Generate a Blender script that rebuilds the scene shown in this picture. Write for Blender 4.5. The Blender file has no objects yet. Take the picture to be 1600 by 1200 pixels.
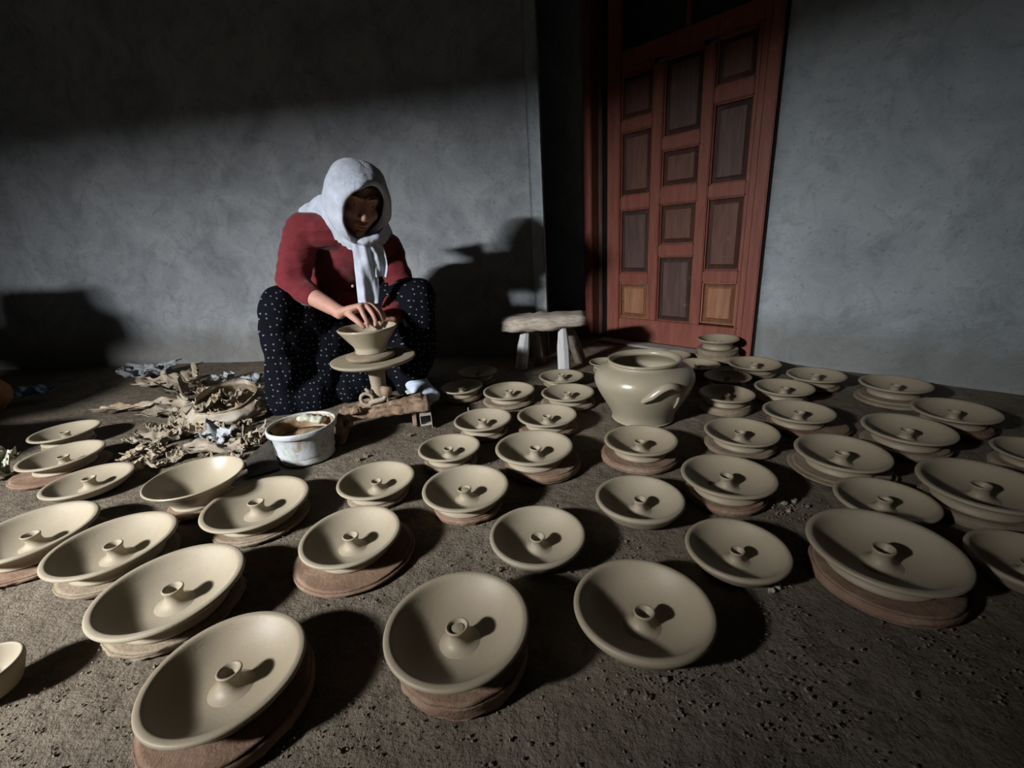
import bpy, bmesh, math, random
from mathutils import Vector, Matrix, noise
random.seed(7)
SC = bpy.context.scene
COL = SC.collection
R_ = math.radians

# ------------------------------------------------------------------ camera, light, exposure
H = 0.62                                   # eye height of the camera above the floor (m)
FPX, PITCH, ROLL = 700.0, R_(18.17), R_(-3.85)
FW = Vector((0, math.cos(PITCH), -math.sin(PITCH)))
_r, _u = Vector((1, 0, 0)), Vector((1, 0, 0)).cross(FW)
RT = math.cos(ROLL) * _r + math.sin(ROLL) * _u
UP = -math.sin(ROLL) * _r + math.cos(ROLL) * _u
cam = bpy.data.cameras.new('camera')
cam.sensor_width = 36.0
cam.lens = FPX / 1600 * 36.0
cam.clip_start = 0.02
camo = bpy.data.objects.new('camera', cam)
COL.objects.link(camo)
camo.matrix_world = Matrix(((RT.x, UP.x, -FW.x, 0), (RT.y, UP.y, -FW.y, 0), (RT.z, UP.z, -FW.z, H), (0, 0, 0, 1)))
SC.camera = camo

SC.view_settings.view_transform = 'Standard'
SC.view_settings.look = 'None'
SC.view_settings.gamma = 1.0
SC.view_settings.exposure = 0.0
SC.view_settings.use_curve_mapping = False

world = bpy.data.worlds.new('world')
SC.world = world
world.use_nodes = True
world.node_tree.nodes['Background'].inputs[0].default_value = (0.55, 0.7, 1.0, 1)
world.node_tree.nodes['Background'].inputs[1].default_value = 0.004

WIN = Vector((-2.60, -0.90, 1.70))         # patch of bright sky just outside the window opening
AIM = (0.56, 0.82, -0.10)
ld = bpy.data.lights.new('window_daylight', 'AREA')
ld.shape = 'RECTANGLE'
ld.size = 0.43
ld.size_y = 0.40
ld.energy = 238.0
ld.color = (0.98, 0.99, 1.0)
ld.spread = R_(104)
lo = bpy.data.objects.new('window_daylight', ld)
COL.objects.link(lo)
lo.location = WIN
lo.rotation_euler = Vector(AIM).to_track_quat('-Z', 'Y').to_euler()


def ray(px, py):
    return FW + (px - 800) / FPX * RT - (py - 600) / FPX * UP


def gp(px, py, z=0.0):
    """point of the horizontal plane at height z"""
    d = ray(px, py)
    t = (z - H) / d.z
    return Vector((0, 0, H)) + d * t


def at(px, py, Y):
    d = ray(px, py)
    return Vector((0, 0, H)) + d * (Y / d.y)


# ------------------------------------------------------------------ materials
class N:
    def __init__(self, name):
        self.m = bpy.data.materials.new(name)
        self.m.use_nodes = True
        self.t = self.m.node_tree
        self.b = self.t.nodes['Principled BSDF']
        self.tc = self.t.nodes.new('ShaderNodeTexCoord')

    def n(self, kind, **k):
        x = self.t.nodes.new('ShaderNode' + kind)
        for a, v in k.items():
            setattr(x, a, v)
        return x

    def l(self, a, b):
        self.t.links.new(a, b)

    def noise(self, scale, detail=4, rough=.6, vec=None, dist=0.0):
        x = self.n('TexNoise')
        x.inputs['Scale'].default_value = scale
        x.inputs['Detail'].default_value = detail
        x.inputs['Roughness'].default_value = rough
        x.inputs['Distortion'].default_value = dist
        self.l(vec or self.tc.outputs['Object'], x.inputs['Vector'])
        return x.outputs['Fac']

    def mapping(self, scale=(1, 1, 1), rot=(0, 0, 0), src='Object'):
        x = self.n('Mapping')
        x.inputs['Scale'].default_value = scale
        x.inputs['Rotation'].default_value = rot
        self.l(self.tc.outputs[src], x.inputs['Vector'])
        return x.outputs['Vector']

    def ramp(self, fac, stops):
        x = self.n('ValToRGB')
        el = x.color_ramp.elements
        while len(el) < len(stops):
            el.new(.5)
        for e, (p, c) in zip(el, stops):
            e.position = p
            e.color = (*c, 1) if len(c) == 3 else c
        self.l(fac, x.inputs['Fac'])
        return x.outputs['Color']

    def mix(self, fac, a, b, mode='MIX'):
        x = self.n('MixRGB', blend_type=mode)
        for v, s in ((fac, x.inputs[0]), (a, x.inputs[1]), (b, x.inputs[2])):
            if isinstance(v, (int, float)):
                s.default_value = v
            elif isinstance(v, tuple):
                s.default_value = (*v, 1)
            else:
                self.l(v, s)
        return x.outputs[0]

    def add(self, a, b, op='ADD'):
        x = self.n('Math', operation=op)
        for v, s in ((a, x.inputs[0]), (b, x.inputs[1])):
            if isinstance(v, (int, float)):
                s.default_value = v
            else:
                self.l(v, s)
        return x.outputs[0]

    def base(self, c):
        if isinstance(c, tuple):
            self.b.inputs['Base Color'].default_value = (*c, 1)
        else:
            self.l(c, self.b.inputs['Base Color'])

    def rough(self, r):
        if isinstance(r, (int, float)):
            self.b.inputs['Roughness'].default_value = r
        else:
            self.l(r, self.b.inputs['Roughness'])

    def bump(self, h, dist=.002, strength=1.0):
        x = self.n('Bump')
        x.inputs['Distance'].default_value = dist
        x.inputs['Strength'].default_value = strength
        self.l(h, x.inputs['Height'])
        self.l(x.outputs[0], self.b.inputs['Normal'])

    def spec(self, v):
        self.b.inputs['Specular IOR Level'].default_value = v


def m_clay(name, dark, light, rough=.52, spec=.4):
    a = N(name)
    c = a.ramp(a.noise(9, 4), [(.3, dark), (.7, light)])
    c = a.mix(a.ramp(a.noise(140, 3), [(.55, (0, 0, 0)), (.8, (.35, .35, .35))]), c, tuple(x * .72 for x in dark))
    a.base(c)
    rings = a.n('TexWave', wave_type='RINGS', rings_direction='Z', wave_profile='SIN')
    rings.inputs['Scale'].default_value = 70
    rings.inputs['Distortion'].default_value = 1.2
    rings.inputs['Detail'].default_value = 2
    a.l(a.tc.outputs['Object'], rings.inputs['Vector'])
    h = a.add(a.add(rings.outputs['Fac'], .05, 'MULTIPLY'), a.add(a.noise(260, 3), .35, 'MULTIPLY'))
    a.bump(h, .0008, .7)
    a.rough(rough)
    a.spec(spec)
    return a.m


def m_rough(name, stops, scale=20, bump=.002, bscale=90, rough=.9, spec=.2):
    a = N(name)
    c = a.ramp(a.noise(scale, 6, .65), stops)
    a.base(c)
    a.bump(a.add(a.noise(bscale, 6, .7), a.noise(bscale * .2, 3), 'ADD'), bump)
    a.rough(rough)
    a.spec(spec)
    return a.m


M = {}
M['clay'] = m_clay('dim_clay', (.290, .238, .165), (.340, .284, .205))  # dim light put into the colour: browner copy for the dimly lit dishes
M['clay_warm'] = m_clay('lit_clay', (.295, .250, .178), (.350, .300, .220), .6, .3)  # same clay, lighter copy for the dishes in the window light
M['clay_wet'] = m_clay('fresh_wet_clay', (.345, .298, .212), (.395, .345, .252), .29, .6)
M['bat'] = m_rough('bat_red_brown', [(.3, (.155, .095, .064)), (.55, (.235, .150, .102)), (.75, (.33, .26, .19))], 14, .003, 70)
M['bat_grey'] = m_rough('bat_grey_clay', [(.3, (.19, .145, .10)), (.55, (.27, .215, .152)), (.75, (.34, .28, .205))], 14, .003, 70)
M['crumb'] = m_rough('crumb_earth', [(.3, (.13, .10, .07)), (.7, (.25, .205, .15))], 30, .001, 200)
M['scrap'] = m_rough('dry_clay_scrap', [(.3, (.20, .16, .115)), (.5, (.33, .28, .215)), (.7, (.44, .39, .315))], 12, .003, 60)
M['paper'] = m_rough('sack_paper', [(.3, (.24, .175, .11)), (.46, (.36, .29, .205)), (.62, (.48, .44, .375))], 9, .003, 45, .8)
M['burlap'] = m_rough('brown_burlap', [(.3, (.10, .078, .055)), (.7, (.17, .135, .10))], 20, .003, 120)
M['plastic_sheet'] = m_rough('grey_plastic_sheet', [(.3, (.20, .21, .22)), (.6, (.40, .42, .44))], 8, .003, 40, .5, .4)


def m_floor():
    a = N('packed_earth')
    c = a.ramp(a.noise(2.2, 7, .62), [(.3, (.115, .092, .068)), (.5, (.175, .143, .108)), (.72, (.245, .205, .158))])
    c = a.mix(a.ramp(a.noise(70, 5, .7), [(.42, (0, 0, 0)), (.72, (.75, .75, .75))]), c, (.17, .143, .108))
    c = a.mix(a.ramp(a.noise(26, 4, .7), [(.52, (0, 0, 0)), (.75, (.7, .7, .7))]), c, (.045, .036, .027))
    a.base(c)
    h = a.add(a.add(a.noise(170, 5, .7), .40, 'MULTIPLY'), a.add(a.noise(22, 5, .65), 1.6, 'MULTIPLY'))
    a.bump(h, .012, .9)
    a.rough(.92)
    a.spec(.15)
    return a.m


def m_wall(name, lo_, mid, hi, seed=0.0):
    a = N(name)
    mp = a.n('Mapping')
    mp.inputs['Location'].default_value = (seed, seed * 1.7, seed * .6)
    a.l(a.tc.outputs['Object'], mp.inputs['Vector'])
    v = mp.outputs[0]
    c = a.ramp(a.noise(3.0, 8, .68, v, .8), [(.34, lo_), (.5, mid), (.66, hi)])
    d = a.ramp(a.noise(9, 6, .7, v, 1.0), [(.50, (0, 0, 0)), (.74, (.62, .62, .62))])
    c = a.mix(d, c, tuple(x * .60 for x in lo_))
    sp = a.ramp(a.noise(75, 3, .6, v), [(.60, (0, 0, 0)), (.74, (.55, .55, .55))])
    c = a.mix(sp, c, tuple(x * .45 for x in lo_))
    # damp brown foot of the plaster
    g = a.n('SeparateXYZ')
    a.l(a.tc.outputs['Object'], g.inputs[0])
    zz = a.add(g.outputs['Z'], a.add(a.noise(7, 5, .6, v), .22, 'MULTIPLY'), 'SUBTRACT')
    foot = a.ramp(zz, [(0.0, (1, 1, 1)), (.13, (0, 0, 0))])
    c = a.mix(a.add(foot, .55, 'MULTIPLY'), c, (.17, .155, .125))
    a.base(c)
    h = a.add(a.add(a.noise(6, 5, .6, v), 2.2, 'MULTIPLY'), a.add(a.noise(45, 6, .75, v), .9, 'MULTIPLY'))
    a.bump(h, .009, .7)
    a.rough(.88)
    a.spec(.2)
    return a.m


M['floor'] = m_floor()
M['wall'] = m_wall('grey_plaster', (.250, .268, .288), (.330, .352, .375), (.405, .430, .450))
M['wall2'] = m_wall('blue_grey_plaster', (.315, .355, .383), (.400, .448, .480), (.48, .528, .555), 4.3)


def m_wood(name, dark, mid, light, vscale=(14, 14, 1.6), rough=.55, spec=.35, wear=None):
    a = N(name)
    v = a.mapping(vscale)
    c = a.ramp(a.noise(3.2, 6, .65, v, .4), [(.28, dark), (.5, mid), (.75, light)])
    if wear:
        w = a.ramp(a.noise(16, 6, .75), [(.62, (0, 0, 0)), (.70, (.8, .8, .8))])
        c = a.mix(w, c, wear)
    a.base(c)
    a.bump(a.noise(9, 5, .7, v), .0016, .6)
    a.rough(rough)
    a.spec(spec)
    return a.m


M['door_frame'] = m_wood('red_varnished_wood', (.17, .050, .034), (.24, .074, .050), (.30, .104, .070), wear=(.33, .19, .14))
M['door_panel'] = m_wood('brown_panel_wood', (.085, .036, .026), (.135, .060, .042), (.19, .092, .062), wear=(.20, .14, .11))
M['door_panel_dark'] = m_wood('dark_panel_wood', (.065, .036, .032), (.10, .056, .047), (.15, .088, .070), wear=(.20, .155, .13))
M['door_panel_pale'] = m_wood('pale_panel_wood', (.22, .095, .048), (.33, .150, .080), (.42, .22, .125), wear=(.16, .09, .06))
M['grey_wood'] = m_wood('weathered_wood', (.24, .20, .16), (.46, .40, .335), (.62, .56, .48), (5, 30, 30), .85, .2)
M['white_leg'] = m_wood('pale_painted_wood', (.42, .42, .43), (.56, .56, .57), (.66, .66, .67), (20, 20, 2), .7, .25)
M['brown_leg'] = m_wood('bare_wood', (.11, .09, .07), (.20, .165, .13), (.28, .235, .19), (20, 20, 2), .85, .2)
M['bench_wood'] = m_rough('clay_caked_wood', [(.3, (.15, .095, .06)), (.5, (.27, .19, .13)), (.7, (.38, .29, .205))], 18, .004, 55)
M['sill'] = m_rough('pale_cement', [(.3, (.25, .235, .21)), (.7, (.40, .385, .355))], 10, .002, 60)


def simple(name, c, rough=.6, spec=.3, bs=120, bd=.0008, var=.25):
    a = N(name)
    a.base(a.ramp(a.noise(25, 5, .6), [(.3, tuple(x * (1 - var) for x in c)), (.7, tuple(min(1, x * (1 + var)) for x in c))]))
    a.bump(a.noise(bs, 4, .6), bd)
    a.rough(rough)
    a.spec(spec)
    return a.m


M['skin'] = simple('skin', (.50, .27, .205), .55, .35, 300, .0004, .10)
M['lip'] = simple('lip', (.36, .12, .10), .5, .4, 300, .0003, .1)
M['nail'] = simple('nail', (.55, .36, .30), .4, .5, 300, .0001, .05)
M['hair'] = simple('dark_hair', (.03, .022, .018), .6, .3)
M['eye_white'] = simple('eye_white', (.6, .58, .55), .2, .5, 10, .0001, .02)
M['iris'] = simple('dark_iris', (.03, .018, .012), .15, .5, 10, .0001, .02)
M['button'] = simple('pale_button', (.55, .48, .42), .35, .5, 10, .0001, .05)
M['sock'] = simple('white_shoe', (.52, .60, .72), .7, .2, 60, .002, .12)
M['sole'] = simple('pale_sole', (.50, .55, .42), .7, .2, 60, .001, .1)
M['black_board'] = simple('dark_board', (.035, .030, .026), .8, .2, 60, .002, .4)
M['metal'] = simple('dull_steel', (.45, .42, .38), .45, .5, 90, .0006, .3)
M['blue_plastic'] = simple('blue_plastic', (.16, .24, .36), .5, .4, 30, .003, .3)
M['orange_sack'] = simple('orange_sack', (.26, .12, .045), .8, .2, 30, .004, .3)
M['cream_cloth'] = simple('cream_cloth', (.50, .49, .39), .9, .1, 50, .003, .15)
M['dark'] = simple('dark_gap', (.012, .010, .010), .8, .1)


def m_fabric(name, c, folds=(14, 14, 5), bd=.006, rough=.85):
    a = N(name)
    v = a.mapping(folds)
    a.base(a.ramp(a.noise(30, 4), [(.3, tuple(x * .85 for x in c)), (.7, tuple(x * 1.12 for x in c))]))
    h = a.add(a.add(a.noise(1.2, 3, .5, v, .8), 1.0, 'MULTIPLY'), a.add(a.noise(900, 2), .02, 'MULTIPLY'))
    a.bump(h, bd, .9)
    a.rough(rough)
    a.spec(.12)
    a.b.inputs['Sheen Weight'].default_value = .15
    return a.m


M['sweater'] = m_fabric('maroon_knit', (.165, .024, .030), (9, 9, 26), .008)
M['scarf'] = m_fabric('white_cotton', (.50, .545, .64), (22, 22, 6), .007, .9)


def m_dots():
    a = N('dotted_black_cloth')
    sp = a.n('SeparateXYZ')
    a.l(a.tc.outputs['Object'], sp.inputs[0])
    cb = a.n('CombineXYZ')
    a.l(a.add(sp.outputs['X'], a.add(sp.outputs['Y'], .75, 'MULTIPLY')), cb.inputs[0])
    a.l(a.add(sp.outputs['Z'], a.add(sp.outputs['Y'], .35, 'MULTIPLY')), cb.inputs[1])
    vo = a.n('TexVoronoi', feature='F1', voronoi_dimensions='2D')
    vo.inputs['Scale'].default_value = 38
    vo.inputs['Randomness'].default_value = .6
    a.l(cb.outputs[0], vo.inputs['Vector'])
    dot = a.ramp(vo.outputs['Distance'], [(.085, (1, 1, 1)), (.135, (0, 0, 0))])
    a.base(a.mix(dot, (.0035, .0042, .0075), (.15, .17, .19)))
    v = a.mapping((16, 16, 4))
    a.bump(a.noise(1.3, 3, .5, v, .8), .008, .8)
    a.rough(.9)
    a.spec(.1)
    return a.m


M['dots'] = m_dots()


def m_bucket():
    a = N('stained_white_plastic')
    c = a.ramp(a.noise(16, 6, .7), [(.35, (.34, .40, .36)), (.52, (.52, .55, .56)), (.68, (.50, .49, .55))])
    w = a.ramp(a.noise(11, 5, .7, None, 1.0), [(.54, (0, 0, 0)), (.66, (.9, .9, .9))])
    c = a.mix(w, c, (.27, .19, .11))
    a.base(c)
    a.bump(a.noise(80, 4), .001)
    a.rough(.5)
    return a.m


M['bucket'] = m_bucket()
M['bucket_in'] = m_rough('clay_stained_plastic', [(.3, (.14, .085, .04)), (.5, (.30, .205, .115)), (.7, (.50, .45, .38))], 14, .003, 60)


def m_glass():
    a = N('dusty_dark_glass')
    a.base(a.ramp(a.noise(9, 5), [(.3, (.012, .016, .02)), (.7, (.03, .036, .04))]))
    a.rough(.18)
    a.spec(.5)
    return a.m


M['glass'] = m_glass()

# ------------------------------------------------------------------ object helpers


def tag(o, label=None, cat=None, group=None, kind=None):
    if label: o['label'] = label
    if cat: o['category'] = cat
    if group: o['group'] = group
    if kind: o['kind'] = kind
    return o


def empty(name, loc=(0, 0, 0), rz=0.0):
    o = bpy.data.objects.new(name, None)
    COL.objects.link(o)
    o.location = loc
    o.rotation_euler = (0, 0, rz)
    o.empty_display_size = .05
    return o


def link(name, me, mat=None, parent=None, smooth=True, loc=None):
    if mat:
        me.materials.clear()
        me.materials.append(mat)
    if smooth:
        me.polygons.foreach_set('use_smooth', [True] * len(me.polygons))
    o = bpy.data.objects.new(name, me)
    COL.objects.link(o)
    if loc is not None: o.location = loc
    if parent: o.parent = parent
    return o


def mesh(name, vf, mat=None, parent=None, smooth=True, loc=None):
    if isinstance(vf, bpy.types.Mesh):
        return link(name, vf, mat, parent, smooth, loc)
    me = bpy.data.meshes.new(name)
    me.from_pydata([tuple(v) for v in vf[0]], [], vf[1])
    me.update()
    return link(name, me, mat, parent, smooth, loc)


def joinvf(parts):
    V, F = [], []
    for v, f in parts:
        k = len(V)
        V += list(v)
        F += [tuple(i + k for i in q) for q in f]
    return V, F


def sm(t):
    t = max(0.0, min(1.0, t))
    return t * t * (3 - 2 * t)


def catmull(P, n=6):
    P = [Vector(p) for p in P]
    out = []
    for i in range(len(P) - 1):
        a, b, c, d = P[max(i - 1, 0)], P[i], P[i + 1], P[min(i + 2, len(P) - 1)]
        for k in range(n):
            t = k / n
            out.append(.5 * ((2 * b) + (c - a) * t + (2 * a - 5 * b + 4 * c - d) * t * t + (3 * b - a - 3 * c + d) * t ** 3))
    out.append(P[-1])
    return out


def lerp_list(L, n):
    out = []
    for i in range(len(L) - 1):
        for k in range(n):
            t = k / n
            a, b = L[i], L[i + 1]
            if isinstance(a, tuple) or isinstance(b, tuple):
                a = a if isinstance(a, tuple) else (a, a)
                b = b if isinstance(b, tuple) else (b, b)
                out.append((a[0] + (b[0] - a[0]) * t, a[1] + (b[1] - a[1]) * t))
            else:
                out.append(a + (b - a) * t)
    out.append(L[-1])
    return out


def tube(P, rad, seg=14, n=5, side=None, caps=True, closed=False, wob=0.0):
    """smooth closed tube along P; rad = list of radii or (side, other) pairs; side = direction of the first radius"""
    if closed:
        C = [Vector(p) for p in P]
        Rr = list(rad)
    else:
        C = catmull(P, n) if n > 1 else [Vector(p) for p in P]
        Rr = lerp_list(list(rad), n) if n > 1 else list(rad)
    Rr = [(r if isinstance(r, tuple) else (r, r)) for r in Rr]
    V, F = [], []
    prev = Vector(side).normalized() if side else None
    m = len(C)
    if caps and not closed:      # rounded ends
        t0 = (C[0] - C[1]).normalized()
        t1 = (C[-1] - C[-2]).normalized()
        a0, a1 = min(Rr[0]), min(Rr[-1])
        pre = [(C[0] + t0 * a0 * math.sin(q), tuple(x * math.cos(q) for x in Rr[0])) for q in (R_(80), R_(55), R_(28))]
        post = [(C[-1] + t1 * a1 * math.sin(q), tuple(x * math.cos(q) for x in Rr[-1])) for q in (R_(28), R_(55), R_(80))]
        C = [p for p, _ in pre] + C + [p for p, _ in post]
        Rr = [r for _, r in pre] + Rr + [r for _, r in post]
        m = len(C)
    for i in range(m):
        if closed:
            t = C[(i + 1) % m] - C[i - 1]
        else:
            t = C[min(i + 1, m - 1)] - C[max(i - 1, 0)]
        t.normalize()
        if prev is None:
            prev = t.orthogonal()
        a = (prev - t * prev.dot(t))
        a = a.normalized() if a.length > 1e-6 else t.orthogonal().normalized()
        b = t.cross(a)
        prev = a if side is None else Vector(side).normalized()
        for k in range(seg):
            q = 2 * math.pi * k / seg
            p = C[i] + a * math.cos(q) * Rr[i][0] + b * math.sin(q) * Rr[i][1]
            if wob:
                p += (p - C[i]) * wob * noise.noise(p * 40)
            V.append(p)
    rows = m if closed else m - 1
    for i in range(rows):
        for k in range(seg):
            j = (i + 1) % m
            F.append((i * seg + k, i * seg + (k + 1) % seg, j * seg + (k + 1) % seg, j * seg + k))
    if not closed:
        F.append(tuple(range(seg))[::-1])
        F.append(tuple((m - 1) * seg + k for k in range(seg)))
    return V, F


def ellipsoid(c, ax, rot=None, seg=24, rings=16):
    c = Vector(c)
    V, F = [], []
    Rm = rot or Matrix.Identity(3)
    for i in range(1, rings):
        th = math.pi * i / rings
        for k in range(seg):
            ph = 2 * math.pi * k / seg
            V.append(c + Rm @ Vector((ax[0] * math.sin(th) * math.cos(ph), ax[1] * math.sin(th) * math.sin(ph), ax[2] * math.cos(th))))
    n0 = len(V)
    V += [c + Rm @ Vector((0, 0, ax[2])), c - Rm @ Vector((0, 0, ax[2]))]
    for i in range(rings - 2):
        for k in range(seg):
            F.append((i * seg + k, (i + 1) * seg + k, (i + 1) * seg + (k + 1) % seg, i * seg + (k + 1) % seg))
    for k in range(seg):
        F.append((n0, k, (k + 1) % seg))
        F.append((n0 + 1, (rings - 2) * seg + (k + 1) % seg, (rings - 2) * seg + k))
    return V, F


def lathe(prof, seg=56, wob=None, closed=True):
    """prof: (r, z) from the bottom centre outward and round to the top centre"""
    V, F = [], []
    for i, (r, z) in enumerate(prof):
        for k in range(seg):
            q = 2 * math.pi * k / seg
            rr, zz = (r, z) if wob is None else wob(r, z, q)
            V.append((rr * math.cos(q), rr * math.sin(q), zz))
    for i in range(len(prof) - 1):
        for k in range(seg):
            F.append((i * seg + k, i * seg + (k + 1) % seg, (i + 1) * seg + (k + 1) % seg, (i + 1) * seg + k))
    if closed:
        F.append(tuple(range(seg))[::-1])
        F.append(tuple((len(prof) - 1) * seg + k for k in range(seg)))
    return V, F


def smooth_prof(P, n=4):
    return [(p.x, p.y) for p in catmull([Vector((a, b, 0)) for a, b in P], n)]


def box(x0, x1, y0, y1, z0, z1, bev=.0, seg=2, jit=0.0):
    bm = bmesh.new()
    bmesh.ops.create_cube(bm, size=1)
    for v in bm.verts:
        v.co = Vector((x0 + (v.co.x + .5) * (x1 - x0), y0 + (v.co.y + .5) * (y1 - y0), z0 + (v.co.z + .5) * (z1 - z0)))
        if jit:
            v.co += Vector((random.uniform(-jit, jit), random.uniform(-jit, jit), random.uniform(-jit, jit)))
    if bev:
        bmesh.ops.bevel(bm, geom=bm.edges[:], offset=bev, segments=seg, affect='EDGES')
    bm.verts.index_update()
    V = [v.co.copy() for v in bm.verts]
    F = [tuple(v.index for v in f.verts) for f in bm.faces]
    bm.free()
    return V, F


def union(name, parts, voxel, smooth=6, disp=None, fac=.5):
    """fuse overlapping closed volumes into ONE continuous skin"""
    V, F = joinvf(parts)
    me = bpy.data.meshes.new(name + '_src')
    me.from_pydata([tuple(v) for v in V], [], F)
    me.update()
    o = bpy.data.objects.new(name + '_src', me)
    COL.objects.link(o)
    m = o.modifiers.new('r', 'REMESH')
    m.mode = 'VOXEL'
    m.voxel_size = voxel
    s = o.modifiers.new('s', 'SMOOTH')
    s.factor = fac
    s.iterations = smooth
    dg = bpy.context.evaluated_depsgraph_get()
    out = bpy.data.meshes.new_from_object(o.evaluated_get(dg))
    bpy.data.objects.remove(o)
    bpy.data.meshes.remove(me)
    out.name = name
    if disp:
        out.update()
        vs = out.vertices
        new = [v.co + v.normal * disp(v.co) for v in vs]
        for v, c in zip(vs, new):
            v.co = c
        out.update()
    return out


def grid_sheet(fn, nu, nv, thick=.0015):
    """sheet fn(u,v)->Vector with real thickness"""
    P = [[fn(i / nu, j / nv) for j in range(nv + 1)] for i in range(nu + 1)]
    V, F = [], []
    w = nv + 1
    nor = []
    for i in range(nu + 1):
        for j in range(w):
            du = P[min(i + 1, nu)][j] - P[max(i - 1, 0)][j]
            dv = P[i][min(j + 1, nv)] - P[i][max(j - 1, 0)]
            n = du.cross(dv)
            nor.append(n.normalized() if n.length > 1e-12 else Vector((0, 0, 1)))
            V.append(P[i][j])
    k = len(V)
    V = V + [v - n * thick for v, n in zip(V, nor)]
    for i in range(nu):
        for j in range(nv):
            a, b, c, d = i * w + j, i * w + j + 1, (i + 1) * w + j + 1, (i + 1) * w + j
            F.append((a, d, c, b))
            F.append((k + a, k + b, k + c, k + d))
    ring = [i * w for i in range(nu + 1)] + [nu * w + j for j in range(1, w)] + [i * w + nv for i in range(nu - 1, -1, -1)] + [j for j in range(nv - 1, 0, -1)]
    for a, b in zip(ring, ring[1:] + ring[:1]):
        F.append((a, b, k + b, k + a))
    return V, F


def fbm(p, o=3):
    return sum(noise.noise(p * 2 ** i) / 2 ** i for i in range(o))


# ------------------------------------------------------------------ the room
# floor: one continuous packed-earth ground, gently uneven
def floor_fn(u, v):
    p = Vector((-5.6 + 9.4 * u, -1.2 + 5.2 * v, 0))
    p.z = -.006 + .0045 * fbm(p * 3.0, 3)
    return p


fl = mesh('floor', grid_sheet(floor_fn, 150, 90, .05), M['floor'])
tag(fl, 'packed brown earth floor strewn with clay crumbs', 'floor', kind='structure')

DN = Vector((.744, .669, 0)).normalized()
D0 = Vector((1.155, 2.053, 0))
DD = Vector((-.669, .744, 0)).normalized()        # along the door wall, towards the corner
CORN = Vector((.217, 2.437, 0))                   # foot of the convex end of the back wall
WD = Vector((-.990, .140, 0)).normalized()        # along the back wall, away from the door
WN = Vector((-WD.y, WD.x, 0))
if WN.y > 0: WN = -WN                             # faces the room


def wall_sheet(o, d, n, s0, s1, z1, nu, nv, thick, amp=.004, seed=0.0):
    def fn(u, v):
        p = o + d * (s0 + (s1 - s0) * u) + Vector((0, 0, -.03 + (z1 + .03) * v))
        return p + n * amp * fbm(p * 2.3 + Vector((seed, 0, 0)), 4)
    V, F = grid_sheet(fn, nu, nv, .0)
    k = len(V) // 2
    for i in range(k):
        V[k + i] = V[i] - n * thick
    return V, F


ZT = 2.55
mesh_ = mesh('wall_back', wall_sheet(CORN, WD, WN, .055, 4.9, ZT, 110, 60, .14), M['wall'])
tag(mesh_, 'long grey plastered wall behind the seated woman', 'wall', kind='structure')
pil = mesh('wall_pilaster', wall_sheet(CORN + WN * .012, WD, WN, .0, .062, ZT, 4, 60, .16, .002), M['wall2'])
tag(pil, 'narrow paler plaster strip ending the back wall beside the door recess', 'wall', kind='structure')
# wall with the door: the stretch between the recess corner and the frame, the stretch beyond the door, and above it
wr = mesh('wall_right', wall_sheet(D0, -DD, -DN, .0, 3.1, ZT, 60, 60, .14, .004, 5.0), M['wall2'])
tag(wr, 'blue-grey plastered wall beyond the wooden door', 'wall', kind='structure')
wr2 = mesh('wall_recess', wall_sheet(D0, DD, -DN, .986, 1.75, ZT, 20, 40, .14, .003, 2.0), M['wall2'])
tag(wr2, 'shaded plaster between the pilaster and the door frame', 'wall', kind='structure')

# window wall out of frame, with the small opening the daylight comes through
LN = Vector((.1736, .9848, 0)).normalized()
LD_ = Vector((-.9848, .1736, 0)).normalized()
LO = Vector((WIN.x, WIN.y, 0)) + LN * .50


def lw(s0, s1, z0, z1):
    V, F = box(s0, s1, -.20, 0, z0, z1)
    return [LO + LD_ * v.x + LN * v.y + Vector((0, 0, v.z)) for v in V], F


lwv = joinvf([lw(-3.6, -.665, -.03, ZT), lw(.45, 1.6, -.03, ZT), lw(-.665, .45, -.03, .60), lw(-.665, .45, 1.485, ZT)])
lwo = mesh('wall_front', lwv, M['wall'], smooth=False)
tag(lwo, 'thick plastered wall with a low window opening beside the dishes', 'wall', kind='structure')

wl = mesh('wall_left', wall_sheet(Vector((-3.95, -.20, 0)), Vector((-.16, .987, 0)), Vector((.987, .16, 0)), .0, 3.6, ZT, 30, 30, .14, .004, 9.0), M['wall'])
tag(wl, 'unlit plastered side wall closing the dark corner', 'wall', kind='structure')
ceil_ = mesh('ceiling', box(-5.0, 3.6, -.62, 3.9, ZT, ZT + .06), M['brown_leg'], smooth=False)
tag(ceil_, 'dark boarded ceiling over the workshop', 'ceiling', kind='structure')

# ------------------------------------------------------------------ the door
door = empty('door_1', D0, math.atan2(DD.y, DD.x))
tag(door, 'red-brown panelled wooden door with two dark glass panes above', 'door', kind='structure')
# local frame: x along the wall from the right jamb, +y away from the room?  keep room side = side of -DN
yl = Vector((-math.sin(door.rotation_euler.z), math.cos(door.rotation_euler.z), 0))
RS = 1.0 if yl.dot(-DN) > 0 else -1.0             # sign of local y that points into the room


def dbox(name, x0, x1, z0, z1, d0, d1, mat, bev=.004, parent=door, jit=0):
    """d0..d1: depth towards the room measured from the wall face"""
    a, b = sorted((RS * d0, RS * d1))
    return mesh(name, box(x0, x1, a, b, z0, z1, bev, 2, jit), mat, parent, smooth=False)


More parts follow.
